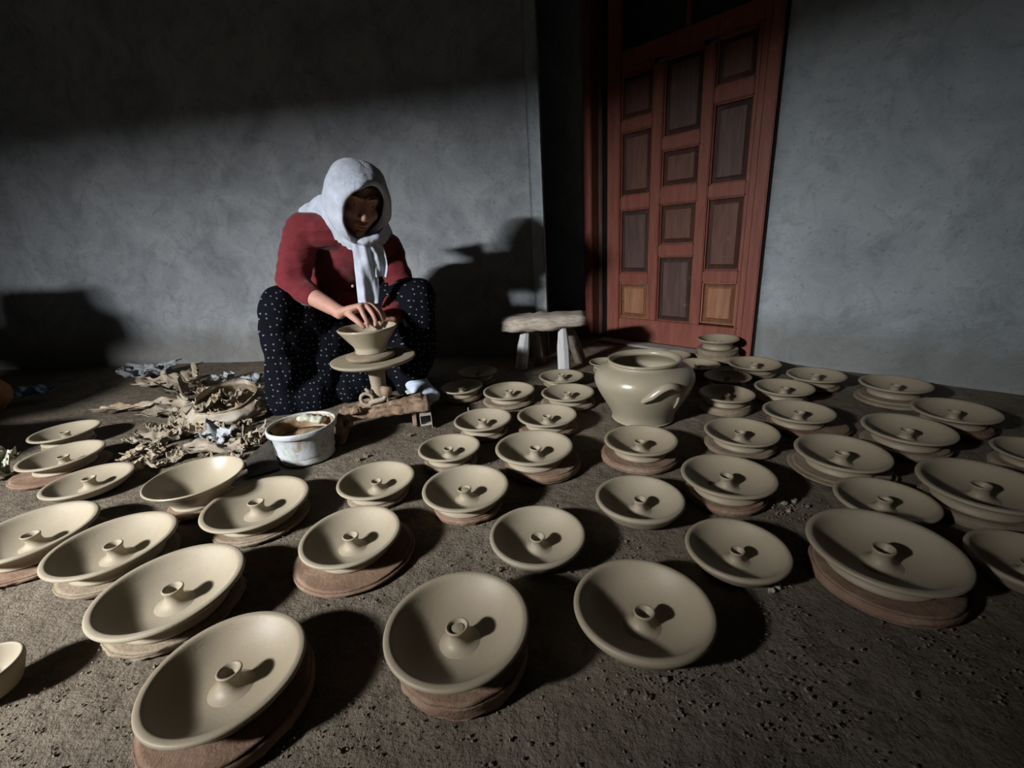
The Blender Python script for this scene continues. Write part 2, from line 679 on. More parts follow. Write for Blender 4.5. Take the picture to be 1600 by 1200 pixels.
TOPZ = 2.02
dbox('door_frame', .004, .052, -.01, TOPZ + .06, -.06, .022, M['door_frame'])
dbox('door_frame', .930, .984, -.01, TOPZ + .06, -.06, .020, M['door_frame'])
dbox('door_frame', .053, .929, TOPZ, TOPZ + .06, -.06, .020, M['door_frame'])
dbox('frame_rebate', .905, .929, -.01, TOPZ - .002, -.09, -.045, M['door_panel_dark'])
dbox('dark_gap_back', .836, .904, -.01, TOPZ - .002, -.10, -.075, M['dark'])  # near-black sheet puts the shade of the reveal gap into the colour
dbox('seam', -.006, .003, -.01, TOPZ + .06, -.02, .004, M['dark'], 0)
# leaf: stiles full height, rails between
for x0, x1 in ((.056, .082), (.752, .832)):
    dbox('stile', x0, x1, .006, TOPZ - .004, -.045, .006, M['door_frame'])
dbox('stile', .083, .098, .130, 1.372, -.045, .004, M['door_frame'])
for x0, x1 in ((.270, .320), (.514, .568)):
    dbox('stile', x0, x1, .1315, 1.354, -.045, .004, M['door_frame'])
dbox('rail', .083, .751, .006, .130, -.045, .003, M['door_frame'])
dbox('rail', .083, .751, 1.3745, 1.452, -.045, .004, M['door_frame'])
dbox('mullion', .395, .417, 1.4535, TOPZ - .085, -.045, .004, M['door_frame'])
dbox('rail', .083, .751, TOPZ - .084, TOPZ - .004, -.045, .004, M['door_frame'])
for x0, x1 in ((.083, .394), (.418, .751)):
    p = dbox('glass_pane', x0, x1, 1.4535, TOPZ - .085, -.030, -.022, M['glass'], 0)
COLS = [((.569, .751), [(.131, .329, 'pale'), (.383, .718, 'dark'), (.786, 1.094, ''), (1.148, 1.346, '')]),
        ((.321, .513), [(.131, .471, 'dark'), (.529, .726, ''), (.804, .972, ''), (1.030, 1.358, 'dark')]),
        ((.099, .269), [(.140, .345, 'pale'), (.401, .730, ''), (.788, 1.119, 'dark'), (1.185, 1.366, '')])]
for (x0, x1), rows in COLS:
    prev = None
    for z0, z1, kd in rows:
        if prev is not None:
            dbox('rail', x0 + .0005, x1 - .0005, prev + .0005, z0 - .0005, -.045, .003, M['door_frame'])
        prev = z1
        if z1 > 1.3:
            dbox('rail', x0 + .0005, x1 - .0005, z1 + .0005, 1.3740, -.045, .003, M['door_frame'])
        mat = M['door_panel' + ('_' + kd if kd else '')]
        pn = dbox('panel', x0, x1, z0, z1, -.040, -.022, mat, 0)
        if kd: pn['label'] = {'dark': 'dark stained door panel', 'pale': 'pale sun-bleached door panel'}[kd]
        # raised field with a sloping border
        w = .022
        a, b = RS * -.022, RS * -.010
        X0, X1, Z0, Z1 = x0 + w, x1 - w, z0 + w, z1 - w
        V = [(x0 + .008, a, z0 + .008), (x1 - .008, a, z0 + .008), (x1 - .008, a, z1 - .008), (x0 + .008, a, z1 - .008),
             (X0, a, Z0), (X1, a, Z0), (X1, a, Z1), (X0, a, Z1),
             (X0 + .008, b, Z0 + .008), (X1 - .008, b, Z0 + .008), (X1 - .008, b, Z1 - .008), (X0 + .008, b, Z1 - .008)]
        F = [(0, 1, 5, 4), (1, 2, 6, 5), (2, 3, 7, 6), (3, 0, 4, 7), (4, 5, 9, 8), (5, 6, 10, 9), (6, 7, 11, 10), (7, 4, 8, 11), (8, 9, 10, 11), (3, 2, 1, 0)]
        mesh('raised_field', (V, F), mat, pn, smooth=False)
        # moulding strips round the recess
        for bx in ((x0, x0 + .007, z0, z1), (x1 - .007, x1, z0, z1), (x0 + .0075, x1 - .0075, z0, z0 + .007), (x0 + .0075, x1 - .0075, z1 - .007, z1)):
            aa, bb = sorted((RS * -.022, RS * -.006))
            mesh('moulding', box(bx[0], bx[1], aa, bb, bx[2], bx[3], .002, 1), M['door_frame'] if kd != 'pale' else M['door_panel_pale'], pn, smooth=False)
sill = empty('trim_1', D0, door.rotation_euler.z)
tag(sill, 'pale cement sill strip on the floor under the door', 'door sill', kind='structure')
a, b = sorted((RS * .012, RS * .095))
mesh('sill_slab', box(.02, .84, a, b, -.012, .006, .004, 2, .003), M['sill'], sill, smooth=False)

# ------------------------------------------------------------------ dishes and their bats


def circ(px_ellipse, contact=None, rho=.8, h=None):
    """ground centre, rim radius and rim height from the measured rim (left, right, top, bottom) by a small solve"""
    return None


#   name : unit centre (x, y), unit radius  -- rim circle measured on a plane one camera height below the lens; h rim height, bat radius / rim radius, bat thickness (0 = none)
DISH = [
    # key, ux, uy, ur, h, bat, thick, type, material, label, bat label
    ('P1', -.782, .879, .189, .064, 1.08, .026, 'A', 'clay', 'large clay dish with hollow knob, nearest of all, its bat running out of frame', 'wide reddish bat under the nearest dish, cut by the frame'),
    ('P2', -.196, .976, .199, .076, .94, .034, 'A', 'clay', 'clay dish with clay-filled knob on a tall crumbling bat, nearest middle', 'tall crumbling red-brown bat under the nearest middle dish'),
    ('P3', .325, .996, .190, .054, 0, 0, 'B', 'clay', 'wide clay dish standing straight on bare earth, largest without a bat', ''),
    ('P4', .054, 1.343, .170, .046, 0, 0, 'B', 'clay_warm', 'batless clay dish on bare earth between the tall-bat dish and brown-bat dish', ''),
    ('P5', -.229, 1.696, .186, .056, .80, .026, 'A', 'clay_warm', 'clay dish with crumb-filled knob on a rough brown bat, behind the batless dish', 'rough brown bat with crumbling edge, behind the batless dish'),
    ('P6', .090, 2.037, .195, .065, .98, .034, 'A', 'clay_warm', 'clay dish on a thick brown bat pushed out sideways, in front of the jar', 'thick smooth brown bat sticking out beyond its dish, in front of the jar'),
    ('P7', -.344, 2.095, .159, .050, .85, .020, 'A', 'clay_warm', 'small clay dish with deep knob shadow, nearest the square tube of the bench', 'shaded bat under the dish nearest the square tube'),
    ('P8', -.185, 2.442, .170, .050, .82, .018, 'A', 'clay_warm', 'small clay dish with a speck of clay on its rim, beside the bench', 'dark bat under the dish with specked rim'),
    ('P9', .193, 2.439, .173, .052, 1.02, .022, 'A', 'clay_warm', 'small clay dish with orange-edged bat, between the thick brown bat and the stool', 'orange-edged bat in the third row before the stool'),
    ('P10', -.025, 2.927, .178, .047, 1.0, .018, 'A', 'clay_warm', 'pale clay dish on a wide clay bat, second row before the stool, away from jar', 'wide pale bat in the second row before the stool'),
    ('P11', .367, 2.809, .176, .046, 1.02, .018, 'A', 'clay_warm', 'clay dish close beside the jar, second row before the stool', 'bat under the dish close beside the big jar'),
    ('P12', .369, 3.172, .166, .036, .8, .010, 'A', 'clay_warm', 'clay dish at the feet of the wooden stool', 'thin bat at the feet of the wooden stool'),
    ('P13', -.644, 1.812, .171, .050, .80, .018, 'A', 'clay_warm', 'clay dish on the crumb-strewn earth just before the bucket', 'bat in shade under the dish before the bucket'),
    ('P14', -.631, 1.413, .181, .051, 1.2, .016, 'A', 'clay_warm', 'clay dish on a flat red-brown bat much wider than itself', 'flat red-brown bat much wider than its dish'),
    ('P15', -1.123, 1.686, .210, .052, .92, .020, 'A', 'clay_warm', 'broad clay dish standing beside the deep knobless bowl', 'grey bat under the broad dish beside the deep bowl'),
    ('P17', -1.555, 1.461, .203, .060, .95, .026, 'A', 'clay_warm', 'broad clay dish on an undercut grey bat, in front of the deep bowl', 'undercut grey clay bat in front of the deep bowl'),
    ('P18', -1.153, 1.202, .213, .062, .92, .026, 'A', 'clay_warm', 'largest lit clay dish on a ragged-edged bat, behind the nearest dish', 'ragged-edged clay bat behind the nearest dish'),
    ('P19', -1.981, 1.579, .213, .058, 1.05, .022, 'A', 'clay_warm', 'clay dish on a chipped pinkish bat, cut by the frame edge', 'chipped pinkish bat cut by the frame edge'),
    ('P20', -2.118, 1.998, .180, .034, 0, 0, 'B', 'clay_warm', 'low clay dish mostly in shade, lying flat beside the deep bowl rim', ''),
    ('P21', -2.560, 2.330, .190, .052, 1.16, .018, 'A', 'clay_warm', 'bright-rimmed clay dish on a broad orange-pink bat, near the cream cloth', 'broad orange-pink bat near the cream cloth'),
    ('P22', -2.900, 2.715, .178, .052, .74, .018, 'A', 'clay_warm', 'half-lit clay dish farthest back beside the cream cloth', 'shaded bat under the half-lit dish beside the cream cloth'),
    ('P23', -1.470, .930, .085, .050, 0, 0, 'B', 'clay_warm', 'small pale rim of a dish peeking in at the frame edge', ''),
    ('P24', .625, 2.034, .177, .056, 1.07, .028, 'A', 'clay', 'clay dish on a thick pinkish bat right in front of the jar foot', 'thick pinkish bat right in front of the jar foot'),
    ('P25', .471, 1.528, .168, .046, 0, 0, 'B', 'clay_warm', 'clay dish without bat, in front of the thick pinkish bat', ''),
    ('P26', .878, 1.649, .184, .056, .86, .026, 'A', 'clay', 'clay dish with a dark chip beside its knob, on an orange-brown bat', 'orange-brown bat under the chipped dish'),
    ('P27', 1.139, 2.050, .173, .048, .95, .020, 'A', 'clay', 'clay dish on a rounded bat, second from the jar towards the door wall', 'rounded bat under the second dish from the jar'),
    ('P28', .693, 1.203, .158, .040, 0, 0, 'B', 'clay', 'batless round-bottomed clay dish beside the largest dark dish', ''),
    ('P29', 1.554, 2.252, .171, .050, 1.15, .020, 'A', 'clay', 'clay dish whose bat shows a purplish wedge, amid the door wall rows', 'purplish wedge of bat amid the door wall rows'),
    ('P30', 1.450, 1.777, .183, .050, 1.06, .022, 'A', 'clay', 'clay dish beside the loose clod cluster, on a pale stepped bat', 'pale stepped bat beside the loose clod cluster'),
    ('P31', 1.904, 1.961, .185, .057, .95, .026, 'A', 'clay', 'tall-standing clay dish in the middle of the dark rows by the wall', 'bat under the tall-standing dish in the dark rows'),
    ('P32', 1.766, 1.463, .201, .064, .90, .030, 'A', 'clay', 'broad dark clay dish cut by the frame, behind the largest dark dish', 'bat of the broad dark dish cut by the frame'),
    ('P33', 1.345, 1.410, .158, .034, 0, 0, 'B', 'clay', 'low clay dish half hidden behind the largest dark dish', ''),
    ('P34', 1.140, 1.162, .207, .065, .98, .030, 'A', 'clay', 'largest dark clay dish, on a deep reddish bat nearest the bare corner', 'deep reddish bat under the largest dark dish'),
    ('P35', 1.500, 1.060, .150, .040, 0, 0, 'B', 'clay', 'dim clay dish cut by the frame, past the largest dark dish', ''),
    ('P36', 2.200, 1.670, .140, .050, .95, .020, 'A', 'clay', 'dim clay dish whose rim alone enters the frame, nearest the plain wall', 'bat under the dish whose rim alone enters the frame'),
    ('P37', 2.346, 2.565, .179, .060, 1.02, .032, 'A', 'clay', 'clay dish on a double stepped bat, close against the plain wall', 'double stepped bat close against the plain wall'),
    ('P38', 2.295, 2.128, .179, .055, .9, .026, 'A', 'clay', 'very dark clay dish near the plain wall, before the double stepped bat', 'dark bat before the double stepped bat by the wall'),
    ('P39', 2.033, 2.824, .172, .046, .82, .018, 'A', 'clay', 'clay dish close to the plain wall, next after the one by the door jamb', 'bat of the second dish along the plain wall'),
    ('P40', 1.704, 2.633, .167, .047, .85, .020, 'A', 'clay', 'clay dish one row in from the wall, before the door jamb dish', 'bat one row in from the wall before the door jamb'),
    ('P41', 1.804, 3.170, .178, .048, .85, .020, 'A', 'clay', 'clay dish at the foot of the door jamb', 'bat at the foot of the door jamb'),
    ('P42', 1.323, 2.592, .160, .059, .95, .026, 'A', 'clay', 'clay dish half in the shadow of the big jar', 'bat half in the shadow of the big jar'),
    ('P43', 1.416, 3.245, .159, .048, .85, .020, 'A', 'clay', 'clay dish just behind the shoulder of the big jar', 'bat just behind the shoulder of the big jar'),
    ('P44', 1.327, 3.560, .150, .040, .85, .016, 'A', 'clay', 'clay dish showing a thin arc between jar rim and door sill', 'bat between the jar rim and the door sill'),
    ('P45', 1.484, 2.919, .150, .046, .85, .020, 'A', 'clay', 'shadowed clay dish between the jar shadow and door jamb dish', 'bat of the shadowed dish behind the jar'),
    ('P46', 1.915, 3.998, .179, .104, 1.02, .055, 'A', 'clay', 'clay dish stacked high on a bat directly against the door', 'bat standing directly against the door'),
    ('P48', .760, 3.470, .125, .046, .8, .016, 'A', 'clay_warm', 'small clay dish peeking out between stool and jar', 'bat peeking out between stool and jar'),
    ('P49', -.265, 3.440, .155, .050, .85, .020, 'A', 'clay', 'dim clay dish in the woman\'s shadow, farther from the white shoe', 'bat in shadow farther from the white shoe'),
    ('P50', -.365, 3.082, .155, .050, .85, .020, 'A', 'clay', 'dim clay dish in the woman\'s shadow, nearer the white shoe', 'bat in shadow nearer the white shoe'),
]
PROF_A = [(.0, 0), (.60, 0), (.685, .01), (.72, .05), (.725, .14), (.705, .26), (.70, .38), (.73, .52), (.80, .66), (.90, .76), (.965, .80), (1.0, .86), (1.002, .93), (.985, .985),
          (.95, 1.0), (.915, .985), (.882, .92), (.845, .82), (.79, .68), (.71, .52), (.61, .37), (.49, .25), (.36, .175), (.20, .14), (.0, .13)]
PROF_B = [(.0, 0), (.50, 0), (.60, .015), (.70, .10), (.79, .25), (.87, .45), (.93, .62), (.975, .74), (1.0, .84), (1.002, .92), (.985, .98), (.95, 1.0), (.915, .985), (.882, .92), (.845, .82),
          (.79, .68), (.71, .52), (.61, .38), (.49, .27), (.36, .20), (.20, .172), (.0, .17)]


def knob_vf(R, z0, lean, fill):
    k = R
    pr = [(.0, -.05), (.32, -.05), (.31, -.005), (.245, .018), (.185, .05), (.145, .10), (.128, .155), (.132, .21), (.148, .255), (.156, .28), (.15, .296), (.136, .30), (.118, .287), (.10, .25),
          (.085, .20 if not fill else .262), (.05, .17 if not fill else .268), (.0, .16 if not fill else .275)]
    pr = [(r * k, z * k * .95) for r, z in smooth_prof(pr, 2)]
    ph = random.random() * 6.28
    V, F = lathe(pr, 28, lambda r, z, q: (r * (1 + .03 * math.sin(2 * q + ph)), z + .02 * r * math.cos(q + ph)))
    return [Vector((v[0] + lean[0] * max(v[2], 0), v[1] + lean[1] * max(v[2], 0), v[2] + z0)) for v in V], F


for key, ux, uy, ur, h, bat, th, ty, mat, label, blabel in DISH:
    s = H - h
    cx, cy, R = ux * s, uy * s, ur * s
    if bat and key != 'P46':
        th = max(.009, min(th, h - .41 * R))
    hd = h - th
    r0 = random.Random(key)
    ph = [r0.random() * 6.28 for _ in range(4)]
    wa = r0.uniform(.004, .012)

    def wob(r, z, q):
        return r * (1 + wa * math.sin(2 * q + ph[0]) + .004 * math.sin(3 * q + ph[1])), z * (1 + .02 * math.sin(q + ph[2]) * (z / hd))
    prof = [(r * R, z * hd) for r, z in smooth_prof(PROF_A if ty == 'A' else PROF_B, 3)]
    if bat:
        bd = empty('x')
        bpy.data.objects.remove(bd)
        br = bat * R
        bp = [(.0, 0), (.90, 0), (.97, .05), (1.0, .3), (1.005, .62), (.985, .90), (.95, .985), (.90, 1.0), (.0, 1.0)]
        if key in ('P37', 'P46', 'P30'):
            bp = [(.0, 0), (.95, 0), (1.03, .06), (1.05, .25), (1.02, .44), (.93, .50), (.92, .56), (.95, .62), (.965, .78), (.95, .95), (.90, 1.0), (.0, 1.0)]
        if key in ('P17', 'P18', 'P2'):
            bp = [(.0, 0), (.86, 0), (.92, .03), (.955, .15), (.98, .5), (.99, .85), (.96, .97), (.90, 1.0), (.0, 1.0)]
        rg = {'P18': .030, 'P2': .022, 'P19': .03, 'P5': .02, 'P14': .008, 'P6': .006}.get(key, .013)

        def bw(r, z, q):
            n_ = noise.noise(Vector((math.cos(q) * 3.1, math.sin(q) * 3.1, z * 60 + ph[0] * 9)))
            n2 = noise.noise(Vector((math.cos(q) * 11, math.sin(q) * 11, z * 160 + ph[1] * 9)))
            e = sm((r / br - .7) / .3)
            low = 1 - min(1, z / th)
            return r * (1 + e * (rg * 1.6 * n_ + rg * n2 * (.6 + low))), z
        bv = lathe([(r * br, z * th) for r, z in smooth_prof(bp, 3)], 72, bw)
        ox, oy = {'P6': (.022, .004), 'P29': (.03, -.008), 'P14': (.004, -.004), 'P21': (-.012, -.004), 'P34': (.004, -.006)}.get(key, (r0.uniform(-.004, .004), r0.uniform(-.004, .004)))
        bm_ = M['bat'] if key in ('P1', 'P2', 'P5', 'P6', 'P9', 'P14', 'P19', 'P21', 'P26', 'P24', 'P34', 'P29', 'P38') else M['bat_grey']
        bo = mesh('pottery_bat', bv, bm_, loc=(cx + ox, cy + oy, .0))
        bo.rotation_euler.z = r0.random() * 6.28
        tag(bo, blabel, 'bat', 'round bats under the drying dishes')
    d = mesh('clay_dish', lathe(prof, 72, wob), M[mat], loc=(cx, cy, th + .0004))
    tag(d, label, 'dish', 'knobbed clay dishes drying on the floor')
    zf = (.135 if ty == 'A' else .170) * hd
    kn = mesh('knob', knob_vf(R * r0.uniform(.95, 1.06), zf, (r0.uniform(-.12, .12), r0.uniform(-.12, .12)), key in ('P2', 'P5')), M[mat], d)

    if key == 'P26':
        for k_, (dx, dy, r_) in enumerate(((-.030, .022, .004), (-.024, .016, .003), (-.034, .012, .0025))):
            mesh('dark_chip', ellipsoid((dx, dy, .20 * hd), (r_, r_ * .8, r_ * .7), None, 10, 6), M['black_board'], d)
    if key == 'P8':
        mesh('clay_speck', tube([(-.052, .078, hd - .002), (-.055, .082, hd + .004), (-.053, .083, hd + .009)], [.0025, .002, .0012], 8, 3), M[mat], d)

# deep bowl without knob
h = .087
s = H - h
bx, by, R = -1.563 * s, 1.955 * s, .212 * s
bt = mesh('pottery_bat', lathe([(0, 0), (.07, 0), (.078, .006), (.077, .014), (.07, .017), (0, .017)], 48), M['bat'], loc=(bx, by, 0))
tag(bt, 'small orange-brown bat under the deep bowl', 'bat', 'round bats under the drying dishes')
pb = [(0, 0), (.5, 0), (.56, .02), (.58, .10), (.57, .18), (.64, .34), (.78, .58), (.90, .80), (.98, .92), (1.0, .97), (.985, 1.0), (.96, .995), (.93, .94), (.86, .78), (.74, .55), (.60, .36), (.44, .24), (.25, .19), (0, .18)]
bo = mesh('clay_bowl', lathe([(r * R, z * (h - .017)) for r, z in smooth_prof(pb, 3)], 72), M['clay_wet'], loc=(bx, by, .0172))
tag(bo, 'deep smooth clay bowl without a knob, glinting inside', 'bowl')

# ------------------------------------------------------------------ big jar
jx, jy = .4462, 1.437
JP = [(0, 0), (.094, 0), (.099, .003), (.101, .012), (.108, .032), (.126, .064), (.146, .100), (.158, .130), (.160, .148), (.152, .168), (.136, .182), (.120, .190), (.113, .194), (.112, .198),
      (.117, .203), (.118, .207), (.113, .210), (.106, .206), (.101, .199), (.104, .190), (.124, .178), (.145, .160), (.150, .145), (.147, .125), (.134, .09), (.105, .05), (.07, .022), (0, .018)]
jp = empty('clay_jar', (jx, jy, 0))
tag(jp, 'big round clay jar with small lug handles, wet and glinting', 'jar')


def jw(r, z, q):
    return r * (1 + .010 * math.sin(2 * q + .6) + .004 * math.sin(5 * q)), z


jo = mesh('jar_body', lathe([(r * 1.02, z * 1.0) for r, z in smooth_prof(JP, 3)], 96, jw), M['clay_wet'], jp)


def lug(ang, tilt):
    """arched lug pressed on the shoulder"""
    e = Vector((math.cos(ang), math.sin(ang), 0))
    t = Vector((-math.sin(ang), math.cos(ang), 0))
    P = [e * .146 + t * -.066 + Vector((0, 0, .112)), e * .160 + t * -.046 + Vector((0, 0, .132)), e * .172 + t * -.018 + Vector((0, 0, .157)), e * .174 + t * .008 + Vector((0, 0, .164)),
         e * .166 + t * .030 + Vector((0, 0, .156)), e * .150 + t * .046 + Vector((0, 0, .140))]
    parts = [tube(P, [.006, (.013, .008), (.013, .0075), (.012, .0075), (.012, .008), .007], 14, 5)]
    return parts


camdir = math.atan2(-jy, -jx)
mesh('lug_handle', joinvf(lug(camdir + .42, 0)), M['clay_wet'], jp)
mesh('lug_handle', joinvf(lug(camdir + .42 + math.pi, 0)), M['clay_wet'], jp)
# finger smears of clay under the handle
mesh('clay_smear', tube([Vector((math.cos(camdir + .80), math.sin(camdir + .80), 0)) * r + Vector((0, 0, z)) for r, z in ((.148, .120), (.150, .104), (.144, .088), (.134, .072))],
                        [(.008, .004), (.013, .005), (.011, .005), (.005, .003)], 10, 4), M['clay_wet'], jp)

# ------------------------------------------------------------------ stool
st = empty('wooden_stool', (.17, 2.07, 0))
tag(st, 'low rough-hewn wooden stool with splayed pale legs', 'stool')


def stool_seat():
    L = []
    n = 16
    for i in range(n + 1):
        t = i / n
        L.append(t)
    V, F = [], []
    seg = 28
    for i, t in enumerate(L):
        x = -.195 + .385 * t
        w = .085 * (1 - .35 * abs(2 * t - 1) ** 3)
        hz = .036 * (1 - .25 * abs(2 * t - 1) ** 4)
        zc = .232 + .010 * t
        for k in range(seg):
            q = 2 * math.pi * k / seg
            c, s_ = math.cos(q), math.sin(q)
            y = w * math.copysign(abs(c) ** .55, c)
            z = zc + hz * math.copysign(abs(s_) ** .7, s_)
            p = Vector((x, y, z))
            p += Vector((.3, 1, .8)) * .010 * fbm(p * 22 + Vector((3, 0, 0)), 3)
            V.append(p)
    for i in range(n):
        for k in range(seg):
            F.append((i * seg + k, i * seg + (k + 1) % seg, (i + 1) * seg + (k + 1) % seg, (i + 1) * seg + k))
    F.append(tuple(range(seg))[::-1])
    F.append(tuple(n * seg + k for k in range(seg)))
    return V, F


so = mesh('seat', stool_seat(), M['grey_wood'], st)
so.rotation_euler.z = -.16
LG = [((-.088, .0, .215), (-.120, .055, .0), 'white_leg'), ((.078, -.045, .215), (.082, -.040, .0), 'white_leg'),
      ((-.050, .05, .215), (-.020, .14, .0), 'brown_leg'), ((.110, .04, .215), (.185, .120, .0), 'brown_leg')]
for a, b, mt in LG:
    a, b = Vector(a), Vector(b)
    mid = a.lerp(b, .45)
    lg = mesh('leg', tube([a, mid, b + Vector((0, 0, .002))], [(.017, .015), (.029, .020), (.030, .020)], 8, 4, side=(1, 0, 0), caps=False), M[mt], st, smooth=False)

# ------------------------------------------------------------------ bucket of slip
kx, ky = -.665, 1.306
bk = empty('plastic_bucket', (kx, ky, 0))
tag(bk, 'stained white plastic bucket of slip beside the wheel bench', 'bucket')
kp = [(0, 0), (.074, 0), (.080, .004), (.086, .05), (.093, .088), (.098, .092), (.102, .094), (.103, .106), (.101, .110), (.097, .110), (.095, .104), (.090, .085), (.083, .045), (.078, .010), (0, .008)]
mesh('pail', lathe(smooth_prof(kp, 2), 64), M['bucket'], bk)
sl = mesh('slip', lathe([(0, .060), (.050, .0605), (.083, .061), (.0845, .064), (.05, .068), (.0, .070)], 40, lambda r, z, q: (r, z + .004 * noise.noise(Vector((r * 30 * math.cos(q), r * 30 * math.sin(q), 2))))), M['bucket_in'], bk)
mesh('clay_coating', lathe([(.0845, .0645), (.0905, .088), (.0940, .1035), (.0925, .1035), (.0885, .088), (.082, .0645)], 48, lambda r, z, q: (r, z), False), M['bucket_in'], bk)
mesh('handle_ear', box(-.100, -.080, -.040, -.026, .086, .100, .003), M['black_board'], bk)
rg = mesh('crumpled_rag', union('rag', [ellipsoid((-.01, .055, .106), (.030, .022, .012)), ellipsoid((.03, .05, .10), (.026, .022, .012))], .004, 3, lambda p: .005 * fbm(p * 60, 3)), M['cream_cloth'], loc=(kx, ky, 0))
tag(rg, 'crumpled pale rag lying on the bucket rim', 'rag')

# dark board leaning beside the bucket
p1, p2, p3, p4 = gp(388, 746), gp(438, 732), at(421, 686, 1.30), at(384, 718, 1.26)


def board_fn(u, v):
    return (p1.lerp(p2, u)).lerp(p4.lerp(p3, u), v)


bdv = grid_sheet(board_fn, 4, 4, .006)
bd = mesh('dark_board', bdv, M['black_board'], smooth=False)
tag(bd, 'dark thin board leaning between scrap heap and bucket', 'board')

# ------------------------------------------------------------------ wheel bench and wheel
wb = empty('wheel_bench', (-.45, 1.49, 0), .19)
tag(wb, 'low clay-caked wooden bench carrying the potter\'s wheel', 'bench')
mesh('top_plank', union('plank', [box(-.150, .150, -.055, .045, .058, .092, .004), box(-.09, .13, -.02, .06, .085, .100, .006), box(-.150, -.118, -.07, -.02, .05, .096, .004)], .005, 2, lambda p: .004 * fbm(p * 45, 3)), M['bench_wood'], wb)
mesh('side_board', union('side', [box(-.160, -.136, -.100, .03, .0, .086, .003), box(-.150, -.125, -.085, -.05, .03, .055, .006)], .005, 2, lambda p: .003 * fbm(p * 50, 3)), M['bench_wood'], wb)
mesh('side_board', box(.085, .100, -.03, .04, .0, .0575, .002), M['bench_wood'], wb, smooth=False)
tb = joinvf([box(.112, .152, -.062, -.060 + .0, .014, .016), box(.112, .152, -.062, .02, .048, .050), box(.112, .152, -.062, .02, .012, .014), box(.112, .114, -.062, .02, .0145, .0475), box(.150, .152, -.062, .02, .0, .0475)])
mesh('square_tube', tb, M['metal'], wb, smooth=False)
mesh('clay_lump', union('lump', [ellipsoid((-.118, -.075, .060), (.016, .014, .012)), ellipsoid((-.10, -.06, .1), (.03, .018, .012))], .003, 2, lambda p: .004 * fbm(p * 80, 3)), M['bench_wood'], wb)

WX, WY = -.474, 1.519
pw = empty('potters_wheel', (WX, WY, .1))
tag(pw, 'hand-turned potter\'s wheel with a flat clay-smeared head', 'potter\'s wheel')
wh = mesh('wheel_head', lathe(smooth_prof([(0, .128), (.05, .128), (.10, .132), (.132, .139), (.142, .146), (.143, .150), (.138, .153), (.08, .151), (0, .151)], 3), 72), M['clay_warm'], pw)
mesh('shaft', lathe([(0, .002), (.034, .002), (.033, .02), (.026, .05), (.028, .09), (.036, .128), (0, .128)], 32, lambda r, z, q: (r * (1 + .06 * math.sin(3 * q + 9 * z)), z)), M['clay_warm'], pw)


def loopring(c, r, tr, nx):
    nx = Vector(nx).normalized()
    a = nx.orthogonal().normalized()
    b = nx.cross(a)
    P = [Vector(c) + (a * math.cos(q) + b * math.sin(q) * 1.15) * r for q in [2 * math.pi * k / 28 for k in range(28)]]
    return tube(P, [tr * (1 + .18 * math.sin(3 * k)) for k in range(28)], 10, 1, closed=True)


mesh('clay_loop', loopring((-.030, -.052, .018), .019, .0065, (.15, -1, .2)), M['scrap'], pw)
mesh('clay_loop', tube([(-.02, -.050, .005), (.0, -.052, .010), (.022, -.046, .012), (.034, -.040, .022), (.036, -.036, .004)], [.008, .009, .008, .007, .007], 10, 4), M['scrap'], pw)
mesh('clay_loop', tube([(-.034, -.034, .048), (-.026, -.040, .044), (-.018, -.040, .030)], [.006, .006, .006], 10, 4), M['scrap'], pw)
mesh('wedge_block', box(.020, .052, -.052, -.026, .020, .056, .004, 2, .004), M['bench_wood'], pw)

bb = mesh('pottery_bat', lathe(smooth_prof([(0, 0), (.070, 0), (.082, .004), (.083, .012), (.072, .017), (.056, .020), (0, .020)], 3), 56,
                               lambda r, z, q: (r * (1 + .04 * noise.noise(Vector((math.cos(q) * 3, math.sin(q) * 3, z * 40)))), z)), M['bat_grey'], loc=(WX - .008, WY, .2535))
tag(bb, 'clay-caked bat on the wheel head under the bowl being thrown', 'bat')
wbp = [(0, 0), (.048, 0), (.053, .004), (.053, .014), (.056, .024), (.074, .048), (.092, .072), (.098, .080), (.0985, .085), (.095, .087), (.091, .083), (.080, .064), (.062, .038), (.045, .022), (.02, .016), (0, .016)]
wbo = mesh('clay_bowl', lathe(smooth_prof(wbp, 3), 72), M['clay_wet'], loc=(WX - .004, WY, .274))
tag(wbo, 'wet clay bowl being shaped on the wheel', 'bowl')

# ------------------------------------------------------------------ the woman


def perp_frame(f, up):
    f = f.normalized()
    r = f.cross(up).normalized()
    u = r.cross(f)
    return f, r, u


HC = at(557, 308, 1.655)                   # centre of the skull
f_, r_h, u_h = perp_frame(Vector((.44, -.80, -.42)), Vector((.10, .15, 1)))   # face direction: down towards her hands


def hp(a, b, c):
    """head frame: a to her left / image right, b forward, c up"""
    return HC + r_h * a * (1) + f_ * b + u_h * c


if (hp(1, 0, 0) - HC).x < 0:
    r_h = -r_h
HM = Matrix((r_h, f_, u_h)).transposed()

SHL, SHR = at(474, 360, 1.73), at(606, 388, 1.93)
NECK = at(558, 366, 1.76)
CHEST, BELLY, PELV = at(545, 425, 1.97), at(548, 490, 2.0), Vector((-.60, 2.09, .20))
ELL, WRL = at(458, 446, 1.71), at(533, 489, 1.60)
ELR, WRR = at(624, 446, 1.90), at(612, 500, 1.70)
KNL, ANL = at(437, 480, 1.665), Vector((-.975, 1.80, .055))
KNR, ANR = at(655, 464, 1.76), at(648, 596, 1.77)

body = []
